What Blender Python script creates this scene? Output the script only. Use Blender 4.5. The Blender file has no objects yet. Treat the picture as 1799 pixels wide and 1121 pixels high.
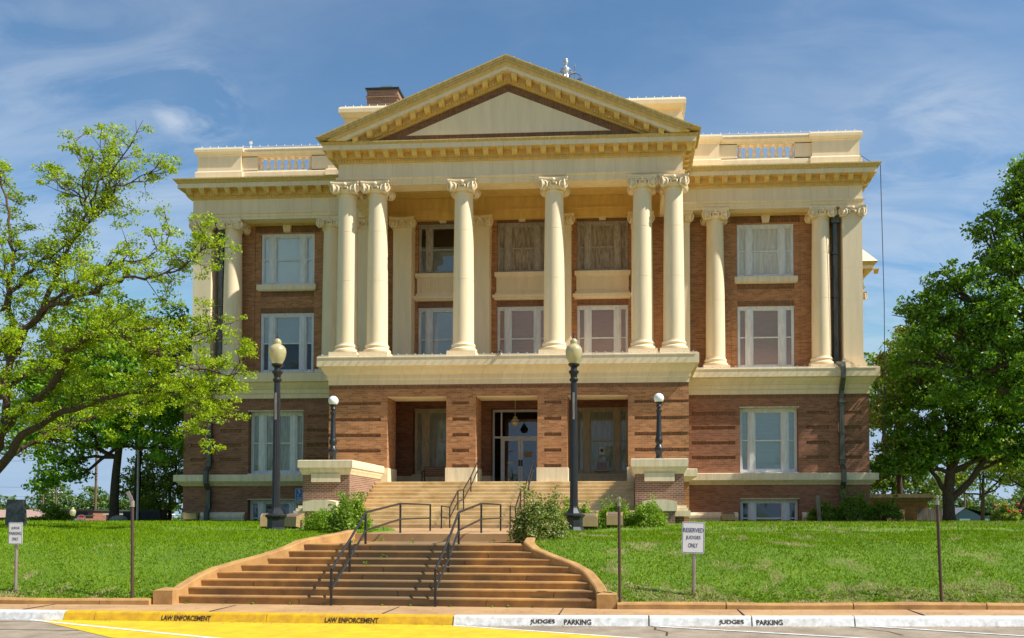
import bpy, bmesh, math, random
import numpy as np
from mathutils import Vector, Matrix
R = math.radians
random.seed(7)
rng = np.random.default_rng(11)
sc = bpy.context.scene
COL = sc.collection

# ------------------------------------------------------------------ materials
def _mat(name):
    m = bpy.data.materials.new(name); m.use_nodes = True
    nt = m.node_tree
    return m, nt, nt.nodes['Principled BSDF'], nt.nodes.new, nt.links.new
def _ramp(nt, stops):
    r = nt.nodes.new('ShaderNodeValToRGB')
    e = r.color_ramp.elements
    while len(e) < len(stops): e.new(0.5)
    for el, (p, c) in zip(e, stops):
        el.position = p; el.color = (c[0], c[1], c[2], 1)
    return r
def shade(c, k): return tuple(min(1, x*k) for x in c)
def mat(name, col, rough=0.7, var=0.15, scale=3.0, metal=0.0, bump=0.0, bscale=40.0, stretch=(1,1,1), col2=None, spec=None):
    m, nt, bs, N, L = _mat(name)
    tc = N('ShaderNodeTexCoord'); mp = N('ShaderNodeMapping'); mp.inputs['Scale'].default_value = stretch
    L(tc.outputs['Object'], mp.inputs['Vector'])
    no = N('ShaderNodeTexNoise'); no.inputs['Scale'].default_value = scale; no.inputs['Detail'].default_value = 6
    no.inputs['Roughness'].default_value = 0.65
    L(mp.outputs[0], no.inputs['Vector'])
    c2 = col2 if col2 else shade(col, 1-2*var)
    rp = _ramp(nt, [(0.3, c2), (0.62, col), (0.8, shade(col, 1+var*.6))])
    L(no.outputs['Fac'], rp.inputs[0]); L(rp.outputs[0], bs.inputs['Base Color'])
    bs.inputs['Roughness'].default_value = rough; bs.inputs['Metallic'].default_value = metal
    if spec is not None: bs.inputs['Specular IOR Level'].default_value = spec
    if bump:
        n2 = N('ShaderNodeTexNoise'); n2.inputs['Scale'].default_value = bscale; n2.inputs['Detail'].default_value = 5
        L(tc.outputs['Object'], n2.inputs['Vector'])
        b = N('ShaderNodeBump'); b.inputs['Strength'].default_value = bump; b.inputs['Distance'].default_value = 0.02
        L(n2.outputs['Fac'], b.inputs['Height']); L(b.outputs[0], bs.inputs['Normal'])
    return m
def brick(name, c1, c2, mortar, bw=.25, bh=.088, soldier=False, msize=.009):
    m, nt, bs, N, L = _mat(name)
    tc = N('ShaderNodeTexCoord'); sx = N('ShaderNodeSeparateXYZ'); L(tc.outputs['Object'], sx.inputs[0])
    ad = N('ShaderNodeMath'); ad.operation = 'ADD'; L(sx.outputs[0], ad.inputs[0]); L(sx.outputs[1], ad.inputs[1])
    cb = N('ShaderNodeCombineXYZ')
    if soldier: L(sx.outputs[2], cb.inputs[0]); L(ad.outputs[0], cb.inputs[1])
    else: L(ad.outputs[0], cb.inputs[0]); L(sx.outputs[2], cb.inputs[1])
    bt = N('ShaderNodeTexBrick'); L(cb.outputs[0], bt.inputs['Vector'])
    bt.inputs['Scale'].default_value = 1; bt.inputs['Brick Width'].default_value = bw; bt.inputs['Row Height'].default_value = bh
    bt.inputs['Mortar Size'].default_value = msize; bt.inputs['Mortar Smooth'].default_value = .2
    bt.inputs['Color1'].default_value = (*c1, 1); bt.inputs['Color2'].default_value = (*c2, 1); bt.inputs['Mortar'].default_value = (*mortar, 1)
    no = N('ShaderNodeTexNoise'); no.inputs['Scale'].default_value = 1.1; no.inputs['Detail'].default_value = 7; no.inputs['Roughness'].default_value = .7
    mp = N('ShaderNodeMapping'); mp.inputs['Scale'].default_value = (.7, .7, 8.0); L(tc.outputs['Object'], mp.inputs[0]); L(mp.outputs[0], no.inputs['Vector'])
    rp = _ramp(nt, [(.3, (.62,.58,.56)), (.5, (.95,.95,.95)), (.72, (1.0,1.0,1.0))]); L(no.outputs['Fac'], rp.inputs[0])
    mx = N('ShaderNodeMixRGB'); mx.blend_type = 'MULTIPLY'; mx.inputs[0].default_value = 1
    L(bt.outputs['Color'], mx.inputs[1]); L(rp.outputs[0], mx.inputs[2]); L(mx.outputs[0], bs.inputs['Base Color'])
    b = N('ShaderNodeBump'); b.inputs['Strength'].default_value = .25; b.inputs['Distance'].default_value = .01; b.invert = True
    L(bt.outputs['Fac'], b.inputs['Height']); L(b.outputs[0], bs.inputs['Normal'])
    bs.inputs['Roughness'].default_value = .85; bs.inputs['Specular IOR Level'].default_value = .25
    return m
def leafmat(name, dark, light, trans=.35, gloss=.45, odd=None, spec=.3):
    m, nt, bs, N, L = _mat(name)
    ge = N('ShaderNodeNewGeometry')
    st = [(0, dark), (.85, light), (1, shade(light, 1.25))]
    if odd: st = [(0, dark), (.75, light), (.86, light), (.9, odd), (1, odd)]
    rp = _ramp(nt, st); L(ge.outputs['Random Per Island'], rp.inputs[0])
    L(rp.outputs[0], bs.inputs['Base Color']); bs.inputs['Roughness'].default_value = gloss; bs.inputs['Specular IOR Level'].default_value = spec
    tr = N('ShaderNodeBsdfTranslucent')
    bc = N('ShaderNodeMixRGB'); bc.blend_type = 'MULTIPLY'; bc.inputs[0].default_value = 1; bc.inputs[2].default_value = (1.5, 1.35, .5, 1)
    L(rp.outputs[0], bc.inputs[1]); L(bc.outputs[0], tr.inputs['Color'])
    mx = N('ShaderNodeMixShader'); mx.inputs[0].default_value = trans
    L(bs.outputs[0], mx.inputs[1]); L(tr.outputs[0], mx.inputs[2]); L(mx.outputs[0], nt.nodes['Material Output'].inputs[0])
    return m
def glassmat(name, tint=(.96,.97,.97), refl=-.015):
    m, nt, bs, N, L = _mat(name)
    t = N('ShaderNodeBsdfTransparent'); t.inputs[0].default_value = (*tint, 1)
    fr = N('ShaderNodeFresnel'); fr.inputs[0].default_value = 1.5; g = N('ShaderNodeBsdfGlossy'); g.inputs['Roughness'].default_value = .02; g.inputs['Color'].default_value = (.95,.97,1,1)
    ad = N('ShaderNodeMath'); ad.operation = 'ADD'; ad.inputs[1].default_value = refl; L(fr.outputs[0], ad.inputs[0])
    no = N('ShaderNodeTexNoise'); no.inputs['Scale'].default_value = 1.3
    b = N('ShaderNodeBump'); b.inputs['Strength'].default_value = .06; b.inputs['Distance'].default_value = .05; L(no.outputs['Fac'], b.inputs['Height']); L(b.outputs[0], g.inputs['Normal'])
    mx = N('ShaderNodeMixShader'); L(ad.outputs[0], mx.inputs[0]); L(t.outputs[0], mx.inputs[1]); L(g.outputs[0], mx.inputs[2])
    L(mx.outputs[0], nt.nodes['Material Output'].inputs[0])
    return m

M = {}
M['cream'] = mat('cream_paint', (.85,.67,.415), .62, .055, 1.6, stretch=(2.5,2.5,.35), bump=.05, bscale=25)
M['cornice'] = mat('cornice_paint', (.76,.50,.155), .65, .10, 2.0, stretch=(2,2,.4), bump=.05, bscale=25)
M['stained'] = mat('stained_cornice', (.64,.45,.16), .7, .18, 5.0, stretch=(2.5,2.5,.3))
def jointed(name, base, bw, bh, k=.80):
    m = M[base].copy(); m.name = name; nt = m.node_tree; N = nt.nodes.new; L = nt.links.new; bs = nt.nodes['Principled BSDF']; src = bs.inputs['Base Color'].links[0].from_socket
    tc = N('ShaderNodeTexCoord'); sx = N('ShaderNodeSeparateXYZ'); L(tc.outputs['Object'], sx.inputs[0]); ad = N('ShaderNodeMath'); L(sx.outputs[0], ad.inputs[0]); L(sx.outputs[1], ad.inputs[1])
    cb = N('ShaderNodeCombineXYZ'); L(ad.outputs[0], cb.inputs[0]); L(sx.outputs[2], cb.inputs[1])
    bt = N('ShaderNodeTexBrick'); L(cb.outputs[0], bt.inputs['Vector']); bt.offset = 0; bt.inputs['Scale'].default_value = 1; bt.inputs['Brick Width'].default_value = bw; bt.inputs['Row Height'].default_value = bh; bt.inputs['Mortar Size'].default_value = .009
    bt.inputs['Color1'].default_value = (1,1,1,1); bt.inputs['Color2'].default_value = (.93,.92,.90,1); bt.inputs['Mortar'].default_value = (k,k*.93,k*.8,1)
    mx = N('ShaderNodeMixRGB'); mx.blend_type = 'MULTIPLY'; mx.inputs[0].default_value = 1; L(src, mx.inputs[1]); L(bt.outputs['Color'], mx.inputs[2]); L(mx.outputs[0], bs.inputs['Base Color']); return m
M['cream_block'] = jointed('cream_sheet_panels', 'cream', .92, 5.0)
M['stone'] = mat('pale_stone', (.81,.67,.44), .75, .11, 2.0, stretch=(3,3,.4), bump=.08, bscale=30)
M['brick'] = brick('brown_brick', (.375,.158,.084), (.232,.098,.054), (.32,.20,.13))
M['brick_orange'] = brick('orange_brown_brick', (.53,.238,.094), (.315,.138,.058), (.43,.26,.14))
M['soldier'] = brick('soldier_brick', (.27,.118,.05), (.15,.066,.032), (.28,.17,.09), .205, .068, True)  # soldier courses, colour darkened further to put shadow relief into the recessed bands
M['brick_cheek'] = brick('cheek_brick', (.28,.135,.085), (.20,.095,.06), (.40,.30,.21), .205, .075, False, .012)
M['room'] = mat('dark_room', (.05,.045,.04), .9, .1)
M['frame'] = mat('white_window_paint', (.72,.71,.68), .5, .08, 3.0, stretch=(3,3,.7), col2=(.56,.54,.50))
M['frame_worn'] = mat('worn_grey_paint', (.46,.41,.34), .7, .2, 5.0, stretch=(4,4,.6), col2=(.2,.16,.12))
M['frame_cream'] = mat('cream_window_paint', (.62,.52,.33), .6, .15, 3.0, stretch=(3,3,.7), col2=(.40,.31,.18))
M['board'] = mat('weathered_board', (.40,.33,.25), .85, .25, 2.2, stretch=(4,4,.8), col2=(.13,.10,.075))
M['board_white'] = mat('whitewashed_board', (.62,.60,.54), .8, .12, 3.0, stretch=(5,5,.5), col2=(.42,.39,.33))
M['glass'] = glassmat('window_glass')
M['glass_dark'] = glassmat('dark_window_glass', (.70,.72,.72), .03)
M['blind_grey'] = mat('grey_blind', (.60,.66,.68), .8, .10, 14.0, stretch=(.1,.1,4))
M['blind_brown'] = mat('brown_blind', (.74,.45,.31), .8, .10, 14.0, stretch=(.1,.1,4))
M['blind_pale'] = mat('pale_shade', (.88,.92,.84), .8, .04, 1.0)
M['curtain'] = mat('pale_curtain', (.52,.52,.42), .8, .25, 3.0, stretch=(5,5,.5))
M['metal_dark'] = mat('dark_bronze', (.13,.12,.095), .42, .35, 4.0, metal=.3, stretch=(3,3,.4), col2=(.03,.045,.035))
M['black'] = mat('black_paint', (.022,.022,.022), .38, .2, 6.0)
M['rail'] = mat('black_handrail', (.03,.028,.026), .42, .3, 9.0)
M['alu'] = mat('white_door_frame', (.82,.83,.82), .35, .06, 3.0)
M['tan_step'] = mat('tan_concrete', (.76,.59,.34), .85, .14, 1.3, bump=.15, bscale=50, col2=(.56,.39,.18))
M['rust_step'] = mat('rust_stained_concrete', (.50,.262,.075), .85, .2, 1.5, bump=.3, bscale=45, col2=(.25,.127,.048))
def stain_mid(m):
    nt = m.node_tree; N = nt.nodes.new; L = nt.links.new; bs = nt.nodes['Principled BSDF']; src = bs.inputs['Base Color'].links[0].from_socket
    tc = N('ShaderNodeTexCoord'); sx = N('ShaderNodeSeparateXYZ'); L(tc.outputs['Object'], sx.inputs[0])
    no = N('ShaderNodeTexNoise'); no.inputs['Scale'].default_value = 1.6; no.inputs['Detail'].default_value = 8; L(tc.outputs['Object'], no.inputs['Vector'])
    a = N('ShaderNodeMath'); a.operation = 'SUBTRACT'; a.inputs[1].default_value = .7; L(sx.outputs[0], a.inputs[0])
    b = N('ShaderNodeMath'); b.operation = 'ABSOLUTE'; L(a.outputs[0], b.inputs[0])
    mr = N('ShaderNodeMapRange'); mr.inputs[1].default_value = .4; mr.inputs[2].default_value = 2.2; mr.inputs[3].default_value = .55; mr.inputs[4].default_value = 0; L(b.outputs[0], mr.inputs[0])
    ad = N('ShaderNodeMath'); L(mr.outputs[0], ad.inputs[0]); L(no.outputs['Fac'], ad.inputs[1])
    rp = _ramp(nt, [(.55,(0,0,0)),(.95,(.85,.85,.85))]); L(ad.outputs[0], rp.inputs[0])
    mx = N('ShaderNodeMixRGB'); mx.inputs[2].default_value = (.19,.125,.06,1); L(rp.outputs[0], mx.inputs[0]); L(src, mx.inputs[1]); L(mx.outputs[0], bs.inputs['Base Color'])
stain_mid(M['rust_step'])
M['walk'] = mat('tan_pavement', (.50,.30,.13), .9, .18, 1.0, bump=.15, bscale=60, col2=(.34,.19,.085))
M['edging'] = mat('orange_kerb_stone', (.50,.28,.09), .85, .26, 2.6, bump=.2, bscale=40, col2=(.30,.15,.05))
M['road'] = mat('tan_asphalt', (.38,.30,.21), .95, .12, 2.2, bump=.6, bscale=150, col2=(.22,.17,.11))
M['yellow'] = mat('yellow_road_paint', (.78,.52,.01), .6, .07, 3.5, bump=.3, bscale=130, col2=(.58,.36,.02))
M['yellow_kerb'] = mat('yellow_kerb_paint', (.72,.44,.01), .55, .12, 6.0, bump=.2, bscale=40, col2=(.50,.27,.02))
M['white'] = mat('white_road_paint', (.80,.79,.76), .6, .06, 9.0, bump=.25, bscale=60, col2=(.50,.47,.40))
M['crack'] = mat('dark_joint', (.06,.045,.03), .95, .2)
M['stencil'] = mat('black_stencil_paint', (.045,.025,.01), .7, .2, 20.0)
def worn(m, lo, hi, sc=28):
    nt = m.node_tree; N = nt.nodes.new; L = nt.links.new; bs = nt.nodes['Principled BSDF']; tc = N('ShaderNodeTexCoord')
    no = N('ShaderNodeTexNoise'); no.inputs['Scale'].default_value = sc; no.inputs['Detail'].default_value = 6; L(tc.outputs['Object'], no.inputs['Vector'])
    rp = _ramp(nt, [(lo,(0,0,0)),(hi,(1,1,1))]); L(no.outputs['Fac'], rp.inputs[0]); L(rp.outputs[0], bs.inputs['Alpha'])
worn(M['stencil'], .36, .46)
M['galv'] = mat('galvanised_steel', (.36,.34,.31), .45, .2, 6.0, metal=.5, stretch=(3,3,.5), col2=(.30,.17,.08))
M['pipe'] = mat('rusty_dark_pipe', (.055,.035,.025), .6, .3, 5.0, stretch=(3,3,.6), col2=(.10,.035,.02))
M['sign'] = mat('sign_white', (.78,.77,.74), .45, .03, 3.0)
M['sign_blue'] = mat('sign_blue_ink', (.03,.045,.20), .5, .05)
M['sign_black'] = mat('sign_grey_ink', (.08,.08,.08), .5, .05)
M['blue'] = mat('blue_sign_panel', (.025,.13,.48), .45, .05)
M['red'] = mat('red_sign_panel', (.5,.015,.02), .45, .05)
M['acorn'] = mat('amber_lamp_glass', (.80,.70,.36), .30, .08, 6.0, spec=.6)
M['acorn'].node_tree.nodes['Principled BSDF'].inputs['Transmission Weight'].default_value = .5
M['globe'] = mat('white_lamp_globe', (.86,.86,.86), .2, .02, 3.0, spec=.6)
M['pend'] = mat('cream_globe_glass', (.78,.68,.40), .25, .04, 3.0)
M['bronze_box'] = mat('tan_lamp_housing', (.42,.28,.12), .5, .1, 4.0)
M['annex_roof'] = mat('dark_stained_fascia', (.20,.145,.065), .8, .2, 3.0, stretch=(3,3,.5), col2=(.09,.065,.04))
M['lens'] = mat('dark_lamp_lens', (.25,.17,.13), .25, .15)
M['wood'] = mat('brown_bench_wood', (.20,.10,.035), .6, .25, 5.0, stretch=(.5,4,4))
M['greywood'] = mat('grey_weathered_wood', (.26,.21,.16), .85, .3, 4.0, stretch=(4,4,.5))
M['tanwood'] = mat('tan_plywood', (.48,.30,.17), .8, .15, 4.0)
M['bark'] = mat('brown_bark', (.13,.08,.045), .95, .35, 7.0, stretch=(2.5,2.5,.6), bump=.6, bscale=22, col2=(.045,.027,.016))
M['bark_dark'] = mat('dark_bark', (.075,.05,.03), .95, .35, 6.0, stretch=(2.5,2.5,.6), bump=.6, bscale=20, col2=(.03,.02,.013))
M['soil'] = mat('lawn_soil', (.12,.20,.008), 1, .25, .9, bump=.5, bscale=25, col2=(.08,.15,.008))
M['granite'] = mat('dark_granite', (.06,.07,.065), .12, .25, 8.0, spec=.6)
M['rock'] = mat('grey_rock', (.28,.27,.22), .9, .2, 6.0, bump=.4)
M['ac'] = mat('dark_grey_metal', (.045,.05,.052), .5, .2, 5.0)
M['acwhite'] = mat('beige_appliance', (.55,.52,.45), .5, .06)
M['silver'] = mat('silver_statue', (.62,.64,.66), .35, .2, 9.0, metal=.4, col2=(.18,.17,.12))
M['green_copper'] = mat('green_copper', (.06,.12,.085), .6, .2, 5.0)
M['roof'] = mat('grey_roofing', (.22,.21,.20), .9, .15, 2.0)
M['pale'] = mat('white_bulb', (.85,.84,.80), .4, .02)
M['paper'] = mat('paper', (.75,.74,.68), .8, .05)
M['redbrick'] = brick('red_brick', (.33,.11,.065), (.26,.08,.05), (.35,.25,.19), .22, .075)
M['pinkroof'] = mat('pink_roof', (.42,.26,.20), .85, .1)
M['bluehouse'] = mat('blue_grey_siding', (.13,.18,.25), .7, .08, 12.0, stretch=(.1,.1,3))
M['shingle'] = mat('grey_shingle', (.34,.34,.36), .85, .12, 6.0)
M['pole'] = mat('brown_pole_wood', (.17,.10,.06), .9, .2, 5.0, stretch=(3,3,.4))
M['leaf_lime'] = leafmat('lime_leaf', (.16,.295,.009), (.41,.51,.018), .42)
M['leaf_dark'] = leafmat('dark_leaf', (.085,.21,.016), (.25,.43,.03), .42)
M['leaf_mid'] = leafmat('mid_leaf', (.075,.155,.014), (.20,.30,.028), .38)
M['leaf_gloss'] = leafmat('glossy_leaf', (.058,.145,.010), (.205,.36,.026), .30, .42, spec=.35)
M['leaf_rust'] = leafmat('rust_tipped_leaf', (.055,.115,.012), (.17,.24,.02), .25, .3, odd=(.27,.12,.03), spec=.5)
M['leaf_shrub'] = leafmat('variegated_leaf', (.08,.15,.02), (.26,.32,.07), .3, odd=(.50,.45,.24))
M['leaf_hedge'] = leafmat('hedge_leaf', (.10,.21,.012), (.27,.40,.03), .35)
M['leaf_far'] = leafmat('far_leaf', (.08,.15,.035), (.18,.26,.06), .3)
M['leaf_pale'] = leafmat('pale_leaf', (.16,.24,.04), (.32,.40,.08), .45)
M['grass'] = None
M['flower'] = mat('red_petal', (.55,.02,.015), .6, .1)

# grass blades: colour follows patches on the ground
def grassmat():
    m, nt, bs, N, L = _mat('grass_blade')
    ge = N('ShaderNodeNewGeometry'); tc = N('ShaderNodeTexCoord')
    rp = _ramp(nt, [(0, (.10,.20,.004)), (.6, (.185,.315,.006)), (1, (.30,.40,.015))]); L(ge.outputs['Random Per Island'], rp.inputs[0])
    dry = _ramp(nt, [(0, (.40,.34,.12)), (.5, (.50,.40,.18)), (1, (.66,.52,.32))]); L(ge.outputs['Random Per Island'], dry.inputs[0])
    no = N('ShaderNodeTexNoise'); no.inputs['Scale'].default_value = 1.25; no.inputs['Detail'].default_value = 8; no.inputs['Roughness'].default_value = .62
    L(tc.outputs['Object'], no.inputs['Vector'])
    sx = N('ShaderNodeSeparateXYZ'); L(tc.outputs['Object'], sx.inputs[0])
    mr = N('ShaderNodeMapRange'); mr.inputs[1].default_value = -2; mr.inputs[2].default_value = 6; mr.inputs[3].default_value = -.055; mr.inputs[4].default_value = .02; L(sx.outputs[0], mr.inputs[0])
    ad = N('ShaderNodeMath'); L(no.outputs['Fac'], ad.inputs[0]); L(mr.outputs[0], ad.inputs[1])
    m2 = N('ShaderNodeMapRange'); m2.inputs[1].default_value = -21.2; m2.inputs[2].default_value = -22.3; m2.inputs[3].default_value = 0; m2.inputs[4].default_value = .105; L(sx.outputs[1], m2.inputs[0])
    a2 = N('ShaderNodeMath'); L(ad.outputs[0], a2.inputs[0]); L(m2.outputs[0], a2.inputs[1])
    th = _ramp(nt, [(.58, (0,0,0)), (.625, (1,1,1))]); L(a2.outputs[0], th.inputs[0])
    mx = N('ShaderNodeMixRGB'); L(th.outputs[0], mx.inputs[0]); L(rp.outputs[0], mx.inputs[1]); L(dry.outputs[0], mx.inputs[2])
    L(mx.outputs[0], bs.inputs['Base Color']); bs.inputs['Roughness'].default_value = .75; bs.inputs['Specular IOR Level'].default_value = .06
    tr = N('ShaderNodeBsdfTranslucent'); L(mx.outputs[0], tr.inputs['Color'])
    ms = N('ShaderNodeMixShader'); ms.inputs[0].default_value = .3; L(bs.outputs[0], ms.inputs[1]); L(tr.outputs[0], ms.inputs[2])
    L(ms.outputs[0], nt.nodes['Material Output'].inputs[0])
    return m
M['grass'] = grassmat()

# ------------------------------------------------------------------ mesh builder
class MB:
    def __init__(s): s.v = []; s.f = []; s.m = []
    def add(s, vs, fs, mi=0):
        b = len(s.v); s.v += [tuple(p) for p in vs]
        for f in fs: s.f.append(tuple(b+i for i in f)); s.m.append(mi)
    def box(s, x0, x1, y0, y1, z0, z1, mi=0):
        s.add([(x0,y0,z0),(x1,y0,z0),(x1,y1,z0),(x0,y1,z0),(x0,y0,z1),(x1,y0,z1),(x1,y1,z1),(x0,y1,z1)],
              [(0,3,2,1),(4,5,6,7),(0,1,5,4),(1,2,6,5),(2,3,7,6),(3,0,4,7)], mi)
    def obox(s, c, sx, sy, sz, rot, mi=0):      # oriented box, rot = Matrix 3x3
        vs = []
        for k in ((-1,-1,-1),(1,-1,-1),(1,1,-1),(-1,1,-1),(-1,-1,1),(1,-1,1),(1,1,1),(-1,1,1)):
            vs.append(Vector(c) + rot @ Vector((k[0]*sx/2, k[1]*sy/2, k[2]*sz/2)))
        s.add(vs, [(0,3,2,1),(4,5,6,7),(0,1,5,4),(1,2,6,5),(2,3,7,6),(3,0,4,7)], mi)
    def poly_y(s, pts, y0, y1, mi=0):           # (x,z) outline run along y
        n = len(pts)
        s.add([(x,y0,z) for x,z in pts] + [(x,y1,z) for x,z in pts],
              [tuple(range(n)), tuple(range(2*n-1, n-1, -1))] + [(i,(i+1)%n,n+(i+1)%n,n+i) for i in range(n)], mi)
    def poly_x(s, pts, x0, x1, mi=0):           # (y,z) outline run along x
        n = len(pts)
        s.add([(x0,y,z) for y,z in pts] + [(x1,y,z) for y,z in pts],
              [tuple(range(n)), tuple(range(2*n-1, n-1, -1))] + [(i,(i+1)%n,n+(i+1)%n,n+i) for i in range(n)], mi)
    def poly_z(s, pts, z0, z1, mi=0):
        n = len(pts)
        s.add([(x,y,z0) for x,y in pts] + [(x,y,z1) for x,y in pts],
              [tuple(range(n)), tuple(range(2*n-1, n-1, -1))] + [(i,(i+1)%n,n+(i+1)%n,n+i) for i in range(n)], mi)
    def lathe(s, prof, c=(0,0,0), seg=24, mi=0, ax=1.0, ay=1.0):
        cx, cy, cz = c; vs = []; fs = []
        for r, z in prof:
            for k in range(seg):
                a = 2*math.pi*k/seg; vs.append((cx+ax*r*math.cos(a), cy+ay*r*math.sin(a), cz+z))
        for j in range(len(prof)-1):
            for k in range(seg):
                fs.append((j*seg+k, j*seg+(k+1)%seg, (j+1)*seg+(k+1)%seg, (j+1)*seg+k))
        fs.append(tuple(range(seg-1,-1,-1))); fs.append(tuple((len(prof)-1)*seg+k for k in range(seg)))
        s.add(vs, fs, mi)
    def tube(s, pts, r, seg=8, mi=0, flat=None):
        pts = [Vector(p) for p in pts]; n = len(pts)
        rr = r if isinstance(r, (list, tuple)) else [r]*n
        vs = []; fs = []; up = None
        for i, p in enumerate(pts):
            t = (pts[min(i+1,n-1)] - pts[max(i-1,0)]).normalized()
            if up is None:
                up = Vector((0,0,1)) if abs(t.z) < .9 else Vector((0,-1,0))
            a = t.cross(up)
            if a.length < 1e-4: a = t.cross(Vector((1,0,0)))
            a.normalize(); b = a.cross(t).normalized(); up = b
            for k in range(seg):
                q = 2*math.pi*(k+.5)/seg
                vs.append(p + a*math.cos(q)*rr[i] + b*math.sin(q)*rr[i]*(flat or 1))
        for j in range(n-1):
            for k in range(seg): fs.append((j*seg+k, j*seg+(k+1)%seg, (j+1)*seg+(k+1)%seg, (j+1)*seg+k))
        fs.append(tuple(range(seg-1,-1,-1))); fs.append(tuple((n-1)*seg+k for k in range(seg)))
        s.add(vs, fs, mi)
    def sweep(s, prof, path, closed=False, mi=0, mis=None):  # prof: (outward, z); outward = right of travel
        n = len(path); P = [Vector((p[0],p[1])) for p in path]; off = []
        for i in range(n):
            d = []
            if closed or i > 0: d.append((P[i]-P[i-1]).normalized())
            if closed or i < n-1: d.append((P[(i+1)%n]-P[i]).normalized())
            ns = [Vector((q.y,-q.x)) for q in d]
            if len(ns) == 2: o = (ns[0]+ns[1])/(1+ns[0].dot(ns[1]))
            else: o = ns[0]
            off.append(o)
        k = len(prof); vs = []
        for i in range(n):
            for o, z in prof: q = P[i]+off[i]*o; vs.append((q.x,q.y,z))
        segs = n if closed else n-1
        for j in range(k-1):
            fs = [(i*k+j, ((i+1)%n)*k+j, ((i+1)%n)*k+j+1, i*k+j+1) for i in range(segs)]
            if j == 0: b = len(s.v); s.v += vs
            for f in fs: s.f.append(tuple(b+q for q in f)); s.m.append(mis[j] if mis else mi)
    def rect(s, prof, x0, x1, y0, y1, top=True, mi=0):        # moulding round a rectangle
        s.sweep(prof, [(x0,y0),(x1,y0),(x1,y1),(x0,y1)], True, mi)
        for o, z in ((prof[-1],) if top else ()) :
            pass
        if top:
            o, z = prof[-1]; s.add([(x0-o,y0-o,z),(x1+o,y0-o,z),(x1+o,y1+o,z),(x0-o,y1+o,z)], [(0,1,2,3)], mi)
        o, z = prof[0]; s.add([(x0-o,y0-o,z),(x1+o,y0-o,z),(x1+o,y1+o,z),(x0-o,y1+o,z)], [(3,2,1,0)], mi)
    def relief(s, xs, zs, fn, yout, sgn=1):
        # front of a wall as a grid of rectangles at their own depth; fn(x,z) -> (y, material slot)
        xs = sorted(set(round(x,4) for x in xs)); zs = sorted(set(round(z,4) for z in zs))
        nx, nz = len(xs)-1, len(zs)-1
        D = [[fn((xs[i]+xs[i+1])/2, (zs[j]+zs[j+1])/2) for j in range(nz)] for i in range(nx)]
        for i in range(nx):
            for j in range(nz):
                y, m = D[i][j]; x0,x1,z0,z1 = xs[i],xs[i+1],zs[j],zs[j+1]
                s.add([(x0,y,z0),(x1,y,z0),(x1,y,z1),(x0,y,z1)], [(0,1,2,3)], m)
                for (a, b, nb) in (((x1,z0),(x1,z1),(i+1,j)), ((x0,z1),(x1,z1),(i,j+1))):
                    if nb[0] < nx and nb[1] < nz: y2, m2 = D[nb[0]][nb[1]]
                    else: y2, m2 = yout, m
                    if abs(y2-y) > 1e-5:
                        s.add([(a[0],y,a[1]),(b[0],y,b[1]),(b[0],y2,b[1]),(a[0],y2,a[1])], [(0,1,2,3)], m if y < y2 else m2)
                if i == 0: s.add([(x0,y,z0),(x0,y,z1),(x0,yout,z1),(x0,yout,z0)], [(0,1,2,3)], m)
                if j == 0: s.add([(x0,y,z0),(x1,y,z0),(x1,yout,z0),(x0,yout,z0)], [(0,1,2,3)], m)
    def build(s, name, mats, parent=None, smooth=False, recalc=True):
        me = bpy.data.meshes.new(name); me.from_pydata(s.v, [], s.f)
        ml = mats if isinstance(mats, (list, tuple)) else [mats]
        for m in ml: me.materials.append(m)
        if len(ml) > 1: me.polygons.foreach_set('material_index', s.m)
        if recalc:
            bm = bmesh.new(); bm.from_mesh(me); bmesh.ops.recalc_face_normals(bm, faces=bm.faces); bm.to_mesh(me); bm.free()
        if smooth:
            me.polygons.foreach_set('use_smooth', [True]*len(me.polygons))
            try: me.set_sharp_from_angle(angle=R(38))
            except Exception: pass
        me.update()
        o = bpy.data.objects.new(name, me); COL.objects.link(o)
        if parent: adopt(o, parent)
        return o
def world_of(p):
    m = p.matrix_basis
    return (world_of(p.parent) @ p.matrix_parent_inverse @ m) if p.parent else m
def adopt(o, p):
    o.parent = p; o.matrix_parent_inverse = world_of(p).inverted()
def attach(o, p):                       # child given in the parent's own coordinates
    o.parent = p; o.matrix_parent_inverse = Matrix.Identity(4)
def tag(o, label, cat, group=None):
    o['label'] = label; o['category'] = cat
    if group: o['group'] = group
    return o
def thing(name, label, cat, loc=(0,0,0), group=None, rz=0):
    o = bpy.data.objects.new(name, None); COL.objects.link(o); o.location = loc; o.rotation_euler = (0,0,rz); o.empty_display_size = .3
    return tag(o, label, cat, group)
def struct(o, kind='structure'): o['kind'] = kind; return o
def local(mb, name, m, parent, smooth=False):
    o = mb.build(name, m, None, smooth); attach(o, parent); return o
def copy_tree(o, parent=None):
    c = o.copy(); COL.objects.link(c)
    if parent: c.parent = parent
    for ch in [q for q in bpy.data.objects if q.parent == o]: copy_tree(ch, c)
    return c
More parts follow.
